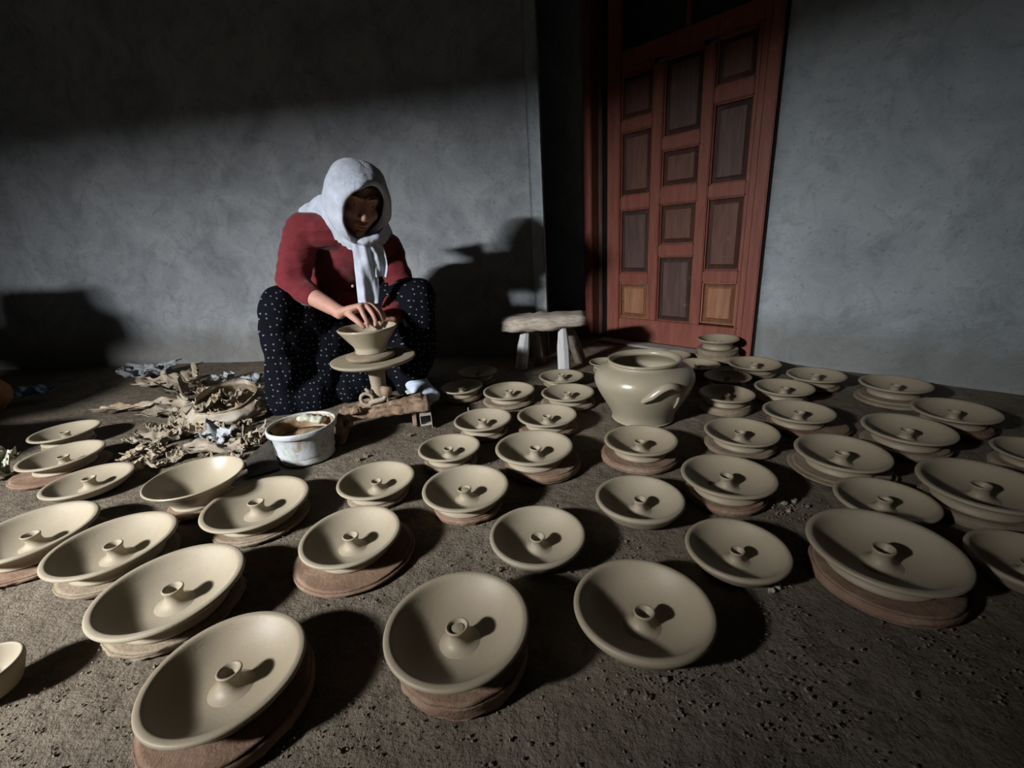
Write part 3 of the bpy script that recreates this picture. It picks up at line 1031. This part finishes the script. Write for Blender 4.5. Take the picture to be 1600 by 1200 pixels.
# head: skull, face mask, jaw, nose, brow, lips, cheeks, ears
body += [ellipsoid(HC + f_ * -.012 + u_h * .018, (.074, .093, .088), HM), ellipsoid(hp(0, .030, -.030), (.060, .062, .080), HM), ellipsoid(hp(0, .044, -.082), (.036, .040, .030), HM, 20, 12)]
body += [tube([hp(0, .086, .018), hp(0, .098, -.006), hp(0, .110, -.028), hp(0, .106, -.037)], [(.007, .007), (.008, .009), (.012, .011), (.010, .008)], 12, 4)]
for sx in (-1, 1):
    body += [ellipsoid(hp(sx * .010, .100, -.034), (.009, .011, .008), HM, 12, 8), ellipsoid(hp(sx * .034, .066, -.030), (.024, .022, .024), HM, 16, 10),
             tube([hp(sx * .010, .088, .024), hp(sx * .028, .086, .030), hp(sx * .046, .070, .022)], [.008, .009, .007], 10, 3), ellipsoid(hp(sx * .076, -.005, -.012), (.010, .018, .030), HM, 12, 8),
             tube([hp(sx * .016, .084, .009), hp(sx * .030, .083, .013), hp(sx * .044, .072, .008)], [.005, .0078, .005], 8, 3)]
body += [tube([hp(-.022, .083, -.060), hp(-.010, .093, -.056), hp(0, .095, -.058), hp(.010, .093, -.056), hp(.022, .083, -.060)], [.004, .006, .006, .006, .004], 10, 3),
         tube([hp(-.019, .084, -.066), hp(0, .094, -.070), hp(.019, .084, -.066)], [.004, .007, .004], 10, 4), ellipsoid(hp(0, .082, -.094), (.017, .014, .013), HM, 14, 10)]
# neck, trunk, limbs
body += [tube([hp(0, -.02, -.05), NECK, NECK.lerp(CHEST, .4)], [.050, .052, .07], 18, 5), tube([NECK.lerp(CHEST, .2), CHEST, BELLY, PELV], [(.09, .07), (.14, .095), (.13, .10), (.145, .115)], 24, 6, side=(1, .62, 0)),
         tube([NECK.lerp(SHL, .25), SHL], [.05, .046], 14, 4), tube([NECK.lerp(SHR, .25), SHR], [.05, .046], 14, 4)]
body += [tube([SHL, SHL.lerp(ELL, .5), ELL], [.046, .042, .036], 16, 5), tube([ELL, ELL.lerp(WRL, .35), WRL.lerp(ELL, .12), WRL], [.036, .035, .025, (.026, .020)], 16, 5),
         tube([SHR, SHR.lerp(ELR, .5), ELR], [.046, .042, .036], 16, 5), tube([ELR, ELR.lerp(WRR, .35), WRR], [.036, .035, .024], 16, 5)]
for KN, AN, sx in ((KNL, ANL, -1), (KNR, ANR, 1)):
    hip = PELV + Vector((sx * .085, 0, .0))
    toe = AN + (Vector((.03, -.055, -.030)) if sx < 0 else Vector((.075, -.115, -.030)))
    body += [tube([hip, hip.lerp(KN, .5), KN], [.080, .068, .052], 18, 5), tube([KN, KN.lerp(AN, .35), AN], [.052, .050, .034], 18, 5), tube([AN + Vector((0, .035, -.02)), AN.lerp(toe, .5), toe], [(.024, .024), (.028, .020), (.026, .012)], 14, 5, side=(1, 0, 0))]


# hands ---------------------------------------------------------------
def hand(W, K, fingers, thumb, flat):
    """W wrist, K list of knuckle points, fingers list of chains, thumb chain"""
    parts = []
    mid = sum(K, Vector()) / len(K)
    side = (K[-1] - K[0]).normalized()
    parts.append(tube([W, W.lerp(mid, .45), mid.lerp(W, .1)], [(.024, .018), (.034, .017), (.036, .013)], 16, 5, side=side))
    for k, ch in zip(K, fingers):
        root = k.lerp(W, .35)
        rr = [.0095, .0092, .0085, .0078, .0062]
        parts.append(tube([root, k] + ch, rr[:len(ch) + 2], 12, 5))
    parts.append(tube([W.lerp(K[0], .25)] + thumb, [.014, .012, .0095, .0075], 12, 5))
    return parts


KL = [at(561, 479, 1.572), at(569, 476.5, 1.590), at(576, 476, 1.608), at(582, 477.5, 1.626)]
FL = [[at(568, 492, 1.556), at(573, 502, 1.553), at(574, 510, 1.555)],
      [at(580, 487, 1.572), at(586, 499, 1.566), at(586.5, 507, 1.566)],
      [at(588, 484, 1.594), at(595, 495, 1.587), at(596.5, 503, 1.584)],
      [at(592, 483, 1.622), at(599, 491, 1.616), at(601, 498, 1.612)]]
TL = [at(553, 497, 1.560), at(562, 505, 1.548), at(568, 511, 1.548)]
body += hand(WRL, KL, FL, TL, 1)
KR = [at(598, 505, 1.650), at(604, 503, 1.664), at(610, 503, 1.678), at(614, 505, 1.692)]
FR = [[at(592, 508, 1.625), at(588, 514, 1.612), at(586, 519, 1.606)], [at(598, 507, 1.640), at(594, 513, 1.628), at(592, 518, 1.622)],
      [at(606, 508, 1.652), at(602, 514, 1.642), at(600, 519, 1.636)], [at(612, 510, 1.668), at(609, 516, 1.660), at(607, 521, 1.655)]]
TR = [at(594, 505, 1.672), at(588, 508, 1.660), at(584, 512, 1.650)]
body += hand(WRR, KR, FR, TR, -1)

pm = union('person', body, .0026, 4)
person = link('person', pm, M['skin'])
tag(person, 'seated woman in white headscarf, maroon sweater and dotted black trousers, shaping a bowl', 'person')
# eyes, brows, lips, nails as children
for sx in (-1, 1):
    e = mesh('eye', ellipsoid(hp(sx * .030, .0800, .0045), (.0115, .0090, .0040), HM, 16, 10), M['eye_white'], person)
    mesh('iris', ellipsoid(hp(sx * .030, .0865, .0030), (.0048, .0030, .0032), HM, 12, 8), M['iris'], e)
    mesh('eyebrow', tube([hp(sx * .012, .094, .026), hp(sx * .028, .0945, .033), hp(sx * .046, .078, .026)], [.0022, .0030, .0018], 8, 4), M['hair'], person)
mesh('lips', joinvf([tube([hp(-.020, .0865, -.0605), hp(-.009, .0975, -.0570), hp(0, .0995, -.0590), hp(.009, .0975, -.0570), hp(.020, .0865, -.0605)], [.0016, .0034, .0036, .0034, .0016], 8, 4),
                     tube([hp(-.018, .087, -.0650), hp(0, .0990, -.0690), hp(.018, .087, -.0650)], [.0016, .0042, .0016], 8, 4)]), M['lip'], person)
mesh('hair', tube([hp(-.056, .060, .034), hp(-.038, .080, .058), hp(0, .090, .068), hp(.038, .080, .058), hp(.056, .060, .034)], [(.010, .006)] * 5, 10, 4), M['hair'], person)
for ch in FL:
    p, q = ch[1], ch[2]
    dr = (q - p).normalized()
    nr = Vector((0, -.8, .5))
    nr = (nr - dr * nr.dot(dr)).normalized()
    mm = Matrix((dr.cross(nr), nr, dr)).transposed()
    mesh('fingernail', ellipsoid(q + nr * .0055, (.0042, .0014, .0055), mm, 12, 8), M['nail'], person)

# sweater
sw = []
sw += [tube([NECK + Vector((0, .02, .02)), NECK.lerp(CHEST, .3)], [.066, .085], 20, 4),
       tube([NECK.lerp(CHEST, .10), NECK.lerp(CHEST, .55), CHEST, BELLY, PELV + Vector((0, -.02, .06))], [(.075, .070), (.135, .095), (.160, .135), (.165, .150), (.18, .16)], 28, 6, side=(1, .62, 0)),
       tube([NECK + Vector((0, .03, -.01)), SHL.lerp(NECK, .35), SHL], [.064, .064, .062], 18, 5), tube([NECK + Vector((0, .03, -.01)), SHR.lerp(NECK, .35), SHR], [.064, .064, .062], 18, 5)]
CUF = ELL.lerp(WRL, .36)
sw += [tube([SHL, SHL.lerp(ELL, .45) + Vector((-.006, .0, 0)), ELL, ELL.lerp(CUF, .5), CUF], [.062, .062, .058, .052, .042], 20, 6),
       tube([SHR, SHR.lerp(ELR, .5), ELR, ELR.lerp(WRR, .85)], [.062, .060, .056, .044], 20, 6)]


def sw_disp(p):
    # soft folds across sleeve and front
    return .004 * noise.noise(Vector((p.x * 16, p.y * 16, p.z * 46))) + .003 * noise.noise(p * 30)


swo = link('sweater', union('sweater', sw, .006, 8, sw_disp), M['sweater'], person)
swo['label'] = 'maroon buttoned knit sweater'
mesh('cuff', tube([CUF.lerp(ELL, .10), CUF.lerp(WRL, .02)], [.044, .042], 20, 2), M['sweater'], swo)
for (px, py, Y) in ((551, 424, 1.835), (551, 447, 1.84), (549, 402, 1.815)):
    mesh('button', ellipsoid(at(px, py, Y), (.006, .004, .006)), M['button'], swo)

# trousers: baggy, hanging between the knees to the floor
GL, GR = Vector((ANL.x, ANL.y, .02)), Vector((ANR.x - .01, ANR.y + .02, .02))
tr = [ellipsoid(PELV + Vector((0, 0, -.02)), (.20, .17, .16))]
tr += [tube([PELV + Vector((-.10, 0, 0)), PELV.lerp(KNL, .55) + Vector((-.02, 0, .0)), KNL + Vector((0, .01, .0))], [.13, .112, .074], 22, 6),
       tube([PELV + Vector((.10, 0, 0)), PELV.lerp(KNR, .55) + Vector((0, 0, .03)), KNR + Vector((0, .01, .0))], [.14, .130, .070], 22, 6),
       tube([KNL, KNL.lerp(GL, .30) + Vector((.012, 0, 0)), KNL.lerp(GL, .65) + Vector((.03, 0, 0)), GL + Vector((.040, -.03, .01))], [.074, .084, .084, .084], 22, 6),
       tube([KNR, KNR.lerp(GR, .30), KNR.lerp(GR, .62), ANR + Vector((-.004, .008, .022))], [.068, .074, .070, .058], 22, 6)]
tr += [tube([KNL.lerp(PELV, .35) + Vector((.03, 0, -.06)), Vector((-.80, 1.86, .15)), Vector((-.84, 1.80, .05))], [.09, .11, .10], 20, 6),
       tube([Vector((-.60, 2.02, .15)), Vector((-.66, 1.90, .10)), Vector((-.70, 1.84, .05))], [.14, .12, .07], 20, 6),
       tube([KNR.lerp(PELV, .4) + Vector((0, .02, -.08)), Vector((-.46, 1.92, .12)), Vector((-.45, 1.88, .05))], [.08, .09, .07], 20, 6)]


def tr_disp(p):
    return .011 * noise.noise(Vector((p.x * 24, p.y * 24, p.z * 5))) + .006 * noise.noise(p * 16)


tro = link('trousers', union('trousers', tr, .007, 10, tr_disp), M['dots'], person)
tro['label'] = 'baggy black trousers with white dots'
# feet: white slip-on showing at the hem
T0, T1, T2 = ANR + Vector((-.012, .03, .004)), ANR + Vector((.028, -.045, -.014)), ANR + Vector((.082, -.128, -.026))
sh = [tube([T0, T0.lerp(T1, .5), T1, T2], [(.044, .046), (.046, .042), (.046, .034), (.038, .026)], 18, 5, side=(.8, .5, 0))]
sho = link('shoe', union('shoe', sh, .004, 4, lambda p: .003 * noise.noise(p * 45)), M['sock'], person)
sho['label'] = 'white slip-on shoe'
mesh('sole', tube([T0 + Vector((0, 0, -.048)), T1 + Vector((0, 0, -.032)), T2 + Vector((0, 0, -.020))], [(.042, .006), (.045, .006), (.036, .006)], 16, 4, side=(.8, .5, 0)), M['sole'], sho)
mesh('shoe', union('shoe', [tube([ANL + Vector((0, .03, -.01)), ANL + Vector((.005, -.03, -.022)), ANL + Vector((.02, -.085, -.034))], [(.028, .030), (.030, .026), (.027, .016)], 18, 5, side=(1, 0, 0))], .005, 3), M['sock'], person)

# headscarf -----------------------------------------------------------
NA = 56
RINGS = [  # half width, height up, height down, forward, up shift
    (.068, .078, .098, .070, .004), (.075, .086, .106, .084, .004), (.085, .096, .114, .088, .006), (.094, .098, .122, .078, .008), (.104, .110, .128, .046, .010), (.110, .117, .128, .008, .012),
    (.107, .115, .122, -.032, .012), (.094, .103, .108, -.070, .010), (.070, .076, .080, -.100, .006), (.034, .036, .040, -.116, .002)]


def hood():
    V, F = [], []
    for i, (w, hu, hdn, b, cu) in enumerate(RINGS):
        for k in range(NA):
            q = 2 * math.pi * k / NA
            c, s_ = math.cos(q), math.sin(q)
            hh = hu if s_ > 0 else hdn
            p = hp(w * c, b - (.020 * max(0, -s_) if i < 3 else 0) + (.012 * max(0, s_) if i < 3 else 0), hh * s_ + cu - .012)
            if i < 5:
                p += f_ * (.056, .050, .038, .022, .008)[i] * sm(.5 - c * .95)
            fold = .0075 * math.sin(q * 4 + i * .8 + 3 * noise.noise(p * 9)) * sm(i / 3) + .006 * noise.noise(p * 24)
            p += (p - hp(0, b, 0)).normalized() * (fold * (1 - .7 * max(0, s_)) + .006 * max(0, s_) * abs(c) ** .5)
            V.append(p)
    n = len(RINGS)
    for i in range(n - 1):
        for k in range(NA):
            F.append((i * NA + k, i * NA + (k + 1) % NA, (i + 1) * NA + (k + 1) % NA, (i + 1) * NA + k))
    F.append(tuple((n - 1) * NA + k for k in range(NA)))
    return V, F


hv = hood()
hme = bpy.data.meshes.new('headscarf')
hme.from_pydata([tuple(v) for v in hv[0]], [], hv[1])
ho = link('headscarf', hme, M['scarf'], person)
ho['label'] = 'white cotton headscarf with scalloped edge'
so_ = ho.modifiers.new('thick', 'SOLIDIFY')
so_.thickness = .004
so_.offset = 1
ss = ho.modifiers.new('sub', 'SUBSURF')
ss.levels = ss.render_levels = 1


def sheet_between(A, B, nu, nv, scal=0.0, bulge=0.0, dirn=Vector((0, -.8, .5)), fr=14):
    A, B = catmull(A, 10), catmull(B, 10)

    def pick(L, t):
        x = t * (len(L) - 1)
        i = min(int(x), len(L) - 2)
        return L[i].lerp(L[i + 1], x - i)

    def fn(u, v):
        a, b = pick(A, u), pick(B, u)
        p = a.lerp(b, v)
        p += dirn * (bulge * math.sin(math.pi * v) + .004 * math.sin(v * 9 + u * 7) + .0025 * noise.noise(p * 40))
        if scal:
            p += (b - a).normalized() * scal * abs(math.sin(u * math.pi * fr)) * sm((v - .8) / .2)
        return p
    return grid_sheet(fn, nu, nv, .003)


A1 = [at(506, 304, 1.74), at(508, 322, 1.72), at(520, 342, 1.68), at(536, 358, 1.645), at(552, 368, 1.625), at(566, 373, 1.62)]
B1 = [at(468, 329, 1.83), at(484, 338, 1.775), at(502, 352, 1.735), at(520, 368, 1.705), at(536, 381, 1.685), at(556, 392, 1.665)]
mesh('scarf_drape', sheet_between(A1, B1, 90, 16, .008, .010), M['scarf'], ho)
A2 = [at(566, 373, 1.62), at(582, 370, 1.63), at(596, 358, 1.65), at(602, 340, 1.68)]
B2 = [at(572, 384, 1.645), at(590, 384, 1.665), at(604, 376, 1.71), at(612, 362, 1.76)]
mesh('scarf_drape', sheet_between(A2, B2, 50, 10, .006, .008, fr=8), M['scarf'], ho)


def tail(P, W, T, ph, n=8):
    V, F = [], []
    C = catmull(P, n)
    Wd = lerp_list(W, n)
    seg = 40
    for i, c in enumerate(C):
        t = (C[min(i + 1, len(C) - 1)] - C[max(i - 1, 0)]).normalized()
        a = Vector((1, .25, 0))
        a = (a - t * a.dot(t)).normalized()
        b = t.cross(a)
        for k in range(seg):
            q = 2 * math.pi * k / seg
            x = math.cos(q)
            fold = T * .60 * math.sin(x * 3.1 + ph + i * .09) + T * .30 * math.sin(x * 6.3 + ph * 2 - i * .13) + T * .5 * noise.noise(c * 30 + a * x)
            V.append(c + a * x * Wd[i] + b * (math.sin(q) * T * .5 + fold))
    for i in range(len(C) - 1):
        for k in range(seg):
            F.append((i * seg + k, i * seg + (k + 1) % seg, (i + 1) * seg + (k + 1) % seg, (i + 1) * seg + k))
    F.append(tuple(range(seg))[::-1])
    F.append(tuple((len(C) - 1) * seg + k for k in range(seg)))
    return V, F


mesh('scarf_tail', tail([at(564, 374, 1.625), at(567, 392, 1.640), at(572, 420, 1.655), at(575, 450, 1.665), at(576, 474, 1.665)], [.024, .034, .040, .040, .036], .014, .4), M['scarf'], ho)
mesh('scarf_tail', tail([at(578, 374, 1.632), at(590, 392, 1.655), at(595, 415, 1.675), at(595, 432, 1.685)], [.022, .024, .024, .018], .012, 1.9), M['scarf'], ho)
mesh('scarf_knot', union('knot', [ellipsoid(at(568, 375, 1.622), (.036, .018, .016)), tube([at(546, 366, 1.63), at(568, 377, 1.612), at(590, 370, 1.635)], [.012, .015, .012], 14, 5)], .004, 3, lambda p: .003 * noise.noise(p * 60)), M['scarf'], ho)

# ------------------------------------------------------------------ scrap heap beside the woman


def crumple(c, sx, sy, hz, seed, curl=.6, rz=0.0, n=14, thick=.003, tilt=(0, 0)):
    """crumpled sheet lying at c"""
    sd = Vector((seed * 3.7, seed * 1.3, seed * 2.1))
    rot = Matrix.Rotation(rz, 3, 'Z') @ Matrix.Rotation(tilt[0], 3, 'X') @ Matrix.Rotation(tilt[1], 3, 'Y')

    def fn(u, v):
        x, y = (u - .5) * 2, (v - .5) * 2
        e = 1 + .35 * noise.noise(Vector((x * 1.6, y * 1.6, 0)) + sd)
        z = hz * (abs(noise.noise(Vector((x * 1.3, y * 1.3, 5)) + sd)) * 1.5 + .5 * abs(noise.noise(Vector((x * 3.2, y * 3.2, 9)) + sd)) + curl * (x * x + y * y) * .35)
        p = Vector((x * sx * e * .5, y * sy * e * .5, z))
        p += Vector((noise.noise(p * 40 + sd), noise.noise(p * 40 + sd + Vector((7, 0, 0))), 0)) * .15 * min(sx, sy)
        return p
    V, F = grid_sheet(fn, n, n, thick)
    V = [rot @ v for v in V]
    zm = min(v.z for v in V)
    return [Vector(c) + v - Vector((0, 0, zm)) for v in V], F


def scrap_mesh(seed):
    r = random.Random(seed)
    return crumple((0, 0, 0), .05, .036, .018, seed, r.uniform(.5, 1.6), 0, 7, .0035)


# open paper sack
SK = gp(362, 652)


def sack_fn(u, v):
    q = u * 2 * math.pi
    t = v
    r = (.105 + .035 * math.sin(math.pi * min(1, t * 1.1)) - .012 * t) * (1 + .10 * noise.noise(Vector((math.cos(q) * 1.6, math.sin(q) * 1.6, t * 2.2))) + .05 * noise.noise(Vector((math.cos(q) * 5, math.sin(q) * 5, t * 6))))
    zt = .060 + .060 * sm(.5 + .5 * math.sin(q - .15))
    p = Vector((r * math.cos(q) * 1.06, r * math.sin(q) * 1.15, zt * t))
    if t > .86:                       # rolled lip
        p -= Vector((math.cos(q), math.sin(q), 0)) * (.10 * (t - .86)) * -.6
    return SK + p + Vector((0, 0, .002))


def sack():
    V, F = grid_sheet(sack_fn, 64, 14, .0035)
    return V, F


sk = mesh('paper_sack', sack(), M['paper'])
tag(sk, 'torn open paper sack with a rolled rim beside the woman', 'sack')
for i, (px, py, z, a, b, hz, m_) in enumerate([(392, 603, .050, .10, .08, .045, 'plastic_sheet'), (368, 628, .030, .09, .07, .05, 'scrap'), (398, 640, .025, .08, .07, .04, 'paper'), (352, 598, .045, .09, .06, .04, 'plastic_sheet')]):
    o = mesh('crumpled_paper', crumple(gp(px, py, z), a, b, hz, 20 + i, 1.0, i * .9, 16, .002), M[m_])
    tag(o, ['grey crumpled plastic bunched in the sack mouth', 'brown crumpled lump down inside the sack', 'pinkish crumpled paper under the sack rim', 'pale crumpled plastic on the far rim of the sack'][i], 'paper', 'crumpled wrapping in the sack')
HEAP = [
    # px, py, size x, y, height, material, rz, tilt, name, label, cat
    (228, 588, .22, .16, .060, 'plastic_sheet', .3, (.1, .1), 'plastic_sheet', 'grey crumpled plastic sheet at the dark end of the heap', 'plastic sheet'),
    (255, 600, .24, .12, .035, 'paper', .1, (.05, 0), 'paper_sheet', 'flattened brown paper under the grey plastic sheet', 'paper'),
    (300, 610, .15, .12, .090, 'scrap', .6, (.35, -.3), 'clay_slab', 'big pitted crust of dry clay standing on the heap', 'clay scrap'),
    (275, 645, .20, .12, .030, 'scrap', -.1, (.1, .05), 'clay_sheet', 'smooth curved sheet of dry clay lying on the heap', 'clay scrap'),
    (215, 640, .26, .05, .030, 'paper', .25, (.1, 0), 'paper_strip', 'long dark strip trailing off the heap', 'paper'),
    (345, 690, .12, .06, .040, 'plastic_sheet', -.4, (.2, .1), 'plastic_scrap', 'pale folded plastic scrap before the sack', 'plastic sheet'),
    (330, 705, .16, .07, .018, 'scrap', .2, (.1, .1), 'clay_strip', 'flat grey strip of clay behind the deep bowl', 'clay scrap'),
    (398, 690, .07, .08, .050, 'scrap', .4, (.3, .2), 'clay_curl', 'curled dry clay piece beside the bucket', 'clay scrap'),
    (352, 657, .10, .08, .045, 'paper', .9, (.2, .2), 'paper_wad', 'brown paper wad in front of the sack', 'paper'),
    (248, 690, .15, .08, .030, 'scrap', .2, (.1, .1), 'clay_flat', 'dull flat clay sheet in the middle of the heap', 'clay scrap'),
]
for i, (px, py, a, b, hz, m_, rz, tl, nm, lb, ct) in enumerate(HEAP):
    o = mesh(nm, crumple(gp(px, py, .004), a, b, hz, 40 + i, .9, rz, 20, .003, tl), M[m_])
    tag(o, lb, ct)
# many small flakes: individuals sharing a few meshes
FLK = []
for i in range(7):
    V, F = scrap_mesh(70 + i)
    me = bpy.data.meshes.new('clay_flake')
    me.from_pydata([tuple(v) for v in V], [], F)
    me.materials.append(M['scrap'] if i % 3 else M['paper'])
    FLK.append(me)
rr = random.Random(11)
spots = []
for _ in range(95):
    t = rr.random()
    if t < .30:
        px, py = rr.gauss(372, 30), rr.gauss(690, 16)
    elif t < .55:
        px, py = rr.gauss(240, 22), rr.gauss(712, 12)
    elif t < .85:
        px, py = rr.gauss(310, 45), rr.gauss(668, 20)
    else:
        px, py = rr.gauss(330, 40), rr.gauss(610, 14)
    if py > 735 or px > 412 or px < 195: continue
    spots.append((px, py))
for px, py in spots:
    o = bpy.data.objects.new('clay_flake', rr.choice(FLK))
    COL.objects.link(o)
    p = gp(px, py)
    inside = math.hypot(p.x - SK.x, p.y - SK.y) < .13
    near = 1 - min(1, math.hypot((px - 320) / 110, (py - 655) / 65))
    o.location = p + Vector((0, 0, (.045 if inside else 0) + rr.uniform(.0, .030) * near))
    k = rr.uniform(.45, 1.25)
    o.scale = (k, k, k * rr.uniform(.8, 1.6))
    o.rotation_euler = (rr.uniform(-.5, .5), rr.uniform(-.5, .5), rr.uniform(0, 6.28))
    zone = ('inside the mouth of the paper sack' if inside else 'in the pile between deep bowl and bucket' if px > 335 and py > 655 else 'at the heap edge behind the low shaded dish' if px < 280 and py > 690 else
            'on the far side of the heap by the wall' if py < 635 else 'in the middle of the heap')
    tag(o, 'dry curled clay flake ' + zone, 'clay scrap', 'dry clay flakes ' + zone)

# things at the dark edge of the room
cl = mesh('cream_cloth', crumple(gp(2, 742), .07, .10, .09, 91, .5, .2, 16, .004, (.5, .4)), M['cream_cloth'])
tag(cl, 'cream cloth bundle cut by the frame edge', 'cloth')
bl = mesh('blue_wrapper', crumple(gp(52, 618, .02), .14, .10, .05, 92, .5, .2, 16, .003), M['blue_plastic'])
tag(bl, 'blue plastic wrapper lying in the darkness', 'wrapper')
os_ = link('orange_sack', union('orange_sack', [ellipsoid(gp(-45, 655) + Vector((0, 0, .10)), (.17, .13, .11)), ellipsoid(gp(-60, 650) + Vector((0, 0, .19)), (.11, .10, .07))], .008, 4, lambda p: .010 * fbm(p * 14, 3)), M['orange_sack'])
tag(os_, 'dull orange sack in the dark corner', 'sack')

for i, (x0, z0, rx, rz, lb) in enumerate([(-2.32, .165, .46, .165, 'added unseen brown sack shading the corner, lowest of the stack past the orange sack'),
                                          (-2.62, .485, .40, .155, 'added unseen brown sack in the middle of the shading stack'), (-2.76, .795, .34, .155, 'added unseen brown sack topping the shading stack')]):
    def sdisp(p, i=i):
        return .012 * fbm(p * 9 + Vector((i * 3, 0, 0)), 3)
    sko = link('added_shade_sack', union('added_shade_sack', [box(x0 - rx, x0 + rx, .98, 1.42, z0 - rz + .013, z0 + rz - .013, .105, 5)], .014, 22, sdisp), M['burlap'])  # out-of-view stack added to cast the low shadow on the back wall
    tag(sko, lb, 'sack')

# ------------------------------------------------------------------ crumbs and clods on the earth


def pebble(r, seed, V, F):
    k = len(V)
    rd = random.Random(seed)
    base = [(1, 0, 0), (-1, 0, 0), (0, 1, 0), (0, -1, 0), (0, 0, .8), (0, 0, -.5), (.6, .6, .4), (-.6, .5, .5)]
    c = r[0]
    q = rd.random() * 6.28
    for b in base[:6]:
        v = Vector(b) * r[1] * rd.uniform(.6, 1.25)
        V.append(c + Vector((v.x * math.cos(q) - v.y * math.sin(q), v.x * math.sin(q) + v.y * math.cos(q), v.z)))
    for f in ((0, 2, 4), (2, 1, 4), (1, 3, 4), (3, 0, 4), (2, 0, 5), (1, 2, 5), (3, 1, 5), (0, 3, 5)):
        F.append(tuple(k + i for i in f))


V, F = [], []
rc = random.Random(5)
for i in range(5200):
    px, py = rc.uniform(-40, 1640), 600 + 620 * rc.random() ** .8
    p = gp(px, py)
    if p.y > 2.3 or math.hypot(p.x - .446, p.y - 1.437) < .11 or math.hypot(p.x + .665, p.y - 1.306) < .09: continue
    dens = noise.noise(p * 5) + .35 * noise.noise(p * 16)
    if dens < rc.uniform(-.5, .45): continue
    r = .0008 + .0030 * rc.random() ** 3
    pebble((p + Vector((0, 0, r * .2 - .003)), r), i, V, F)
for (cx, cy, sx, sy, n, rm) in [(1232, 790, 22, 14, 90, .003), (1215, 912, 14, 8, 30, .003), (560, 716, 40, 8, 80, .003), (640, 690, 40, 8, 50, .0025), (1000, 1085, 40, 25, 60, .0025),
                                (575, 1130, 60, 30, 80, .002), (690, 890, 30, 18, 60, .002), (780, 885, 20, 8, 25, .003), (985, 862, 40, 14, 60, .002), (1210, 960, 25, 15, 40, .002), (1050, 1050, 60, 14, 40, .0025)]:
    for i in range(n):
        p = gp(rc.gauss(cx, sx), rc.gauss(cy, sy))
        r = rm * rc.uniform(.3, 1.2)
        pebble((p + Vector((0, 0, r * .3 - .003)), r), i, V, F)
cr = mesh('clay_crumbs', (V, F), M['crumb'], smooth=False)
tag(cr, 'fine crumbs of dry clay scattered over the earth floor', 'crumbs', kind='stuff')
CL = [(1226, 786, .0085, 'on the earth beside the chipped dish'), (1240, 782, .0075, ''), (1233, 797, .006, ''), (1215, 915, .008, 'beside the batless round-bottomed dish'), (1206, 922, .006, ''), (1262, 790, .005, ''),
      (1012, 1088, .006, ''), (980, 1080, .005, ''), (528, 1172, .005, ''), (560, 718, .009, ''), (572, 712, .008, ''), (640, 680, .009, ''), (780, 889, .006, ''), (1040, 1060, .005, '')]
for i, (px, py, r, w) in enumerate(CL):
    me = union('clay_clod', [ellipsoid((0, 0, r * .5), (r, r * .8, r * .65), None, 14, 10)], r * .22, 1, lambda p: r * .35 * fbm(p * (1.1 / r) + Vector((i * 5, 0, 0)), 2))
    o = link('clay_clod', me, M['scrap'] if i < 5 else M['crumb'], None, False, gp(px, py) + Vector((0, 0, -.004)))
    if i in (0, 1, 2, 5):
        lb = 'dry clay clod in the loose cluster beside the chipped dish'
    elif i in (3, 4):
        lb = 'pale clay clod at the foot of the batless round-bottomed dish'
    elif i in (6, 7, 13):
        lb = 'small clod on the open earth before the widest batless dish'
    elif i in (9, 10):
        lb = 'dry clay clod among crumbs just before the bucket'
    else:
        lb = {8: 'small lone clod on the earth by the nearest wide bat', 11: 'dry clod before the square tube of the bench', 12: 'small clod touching the edge of the first batless dish'}[i]
    tag(o, lb, 'clod', 'clay clods on the floor')
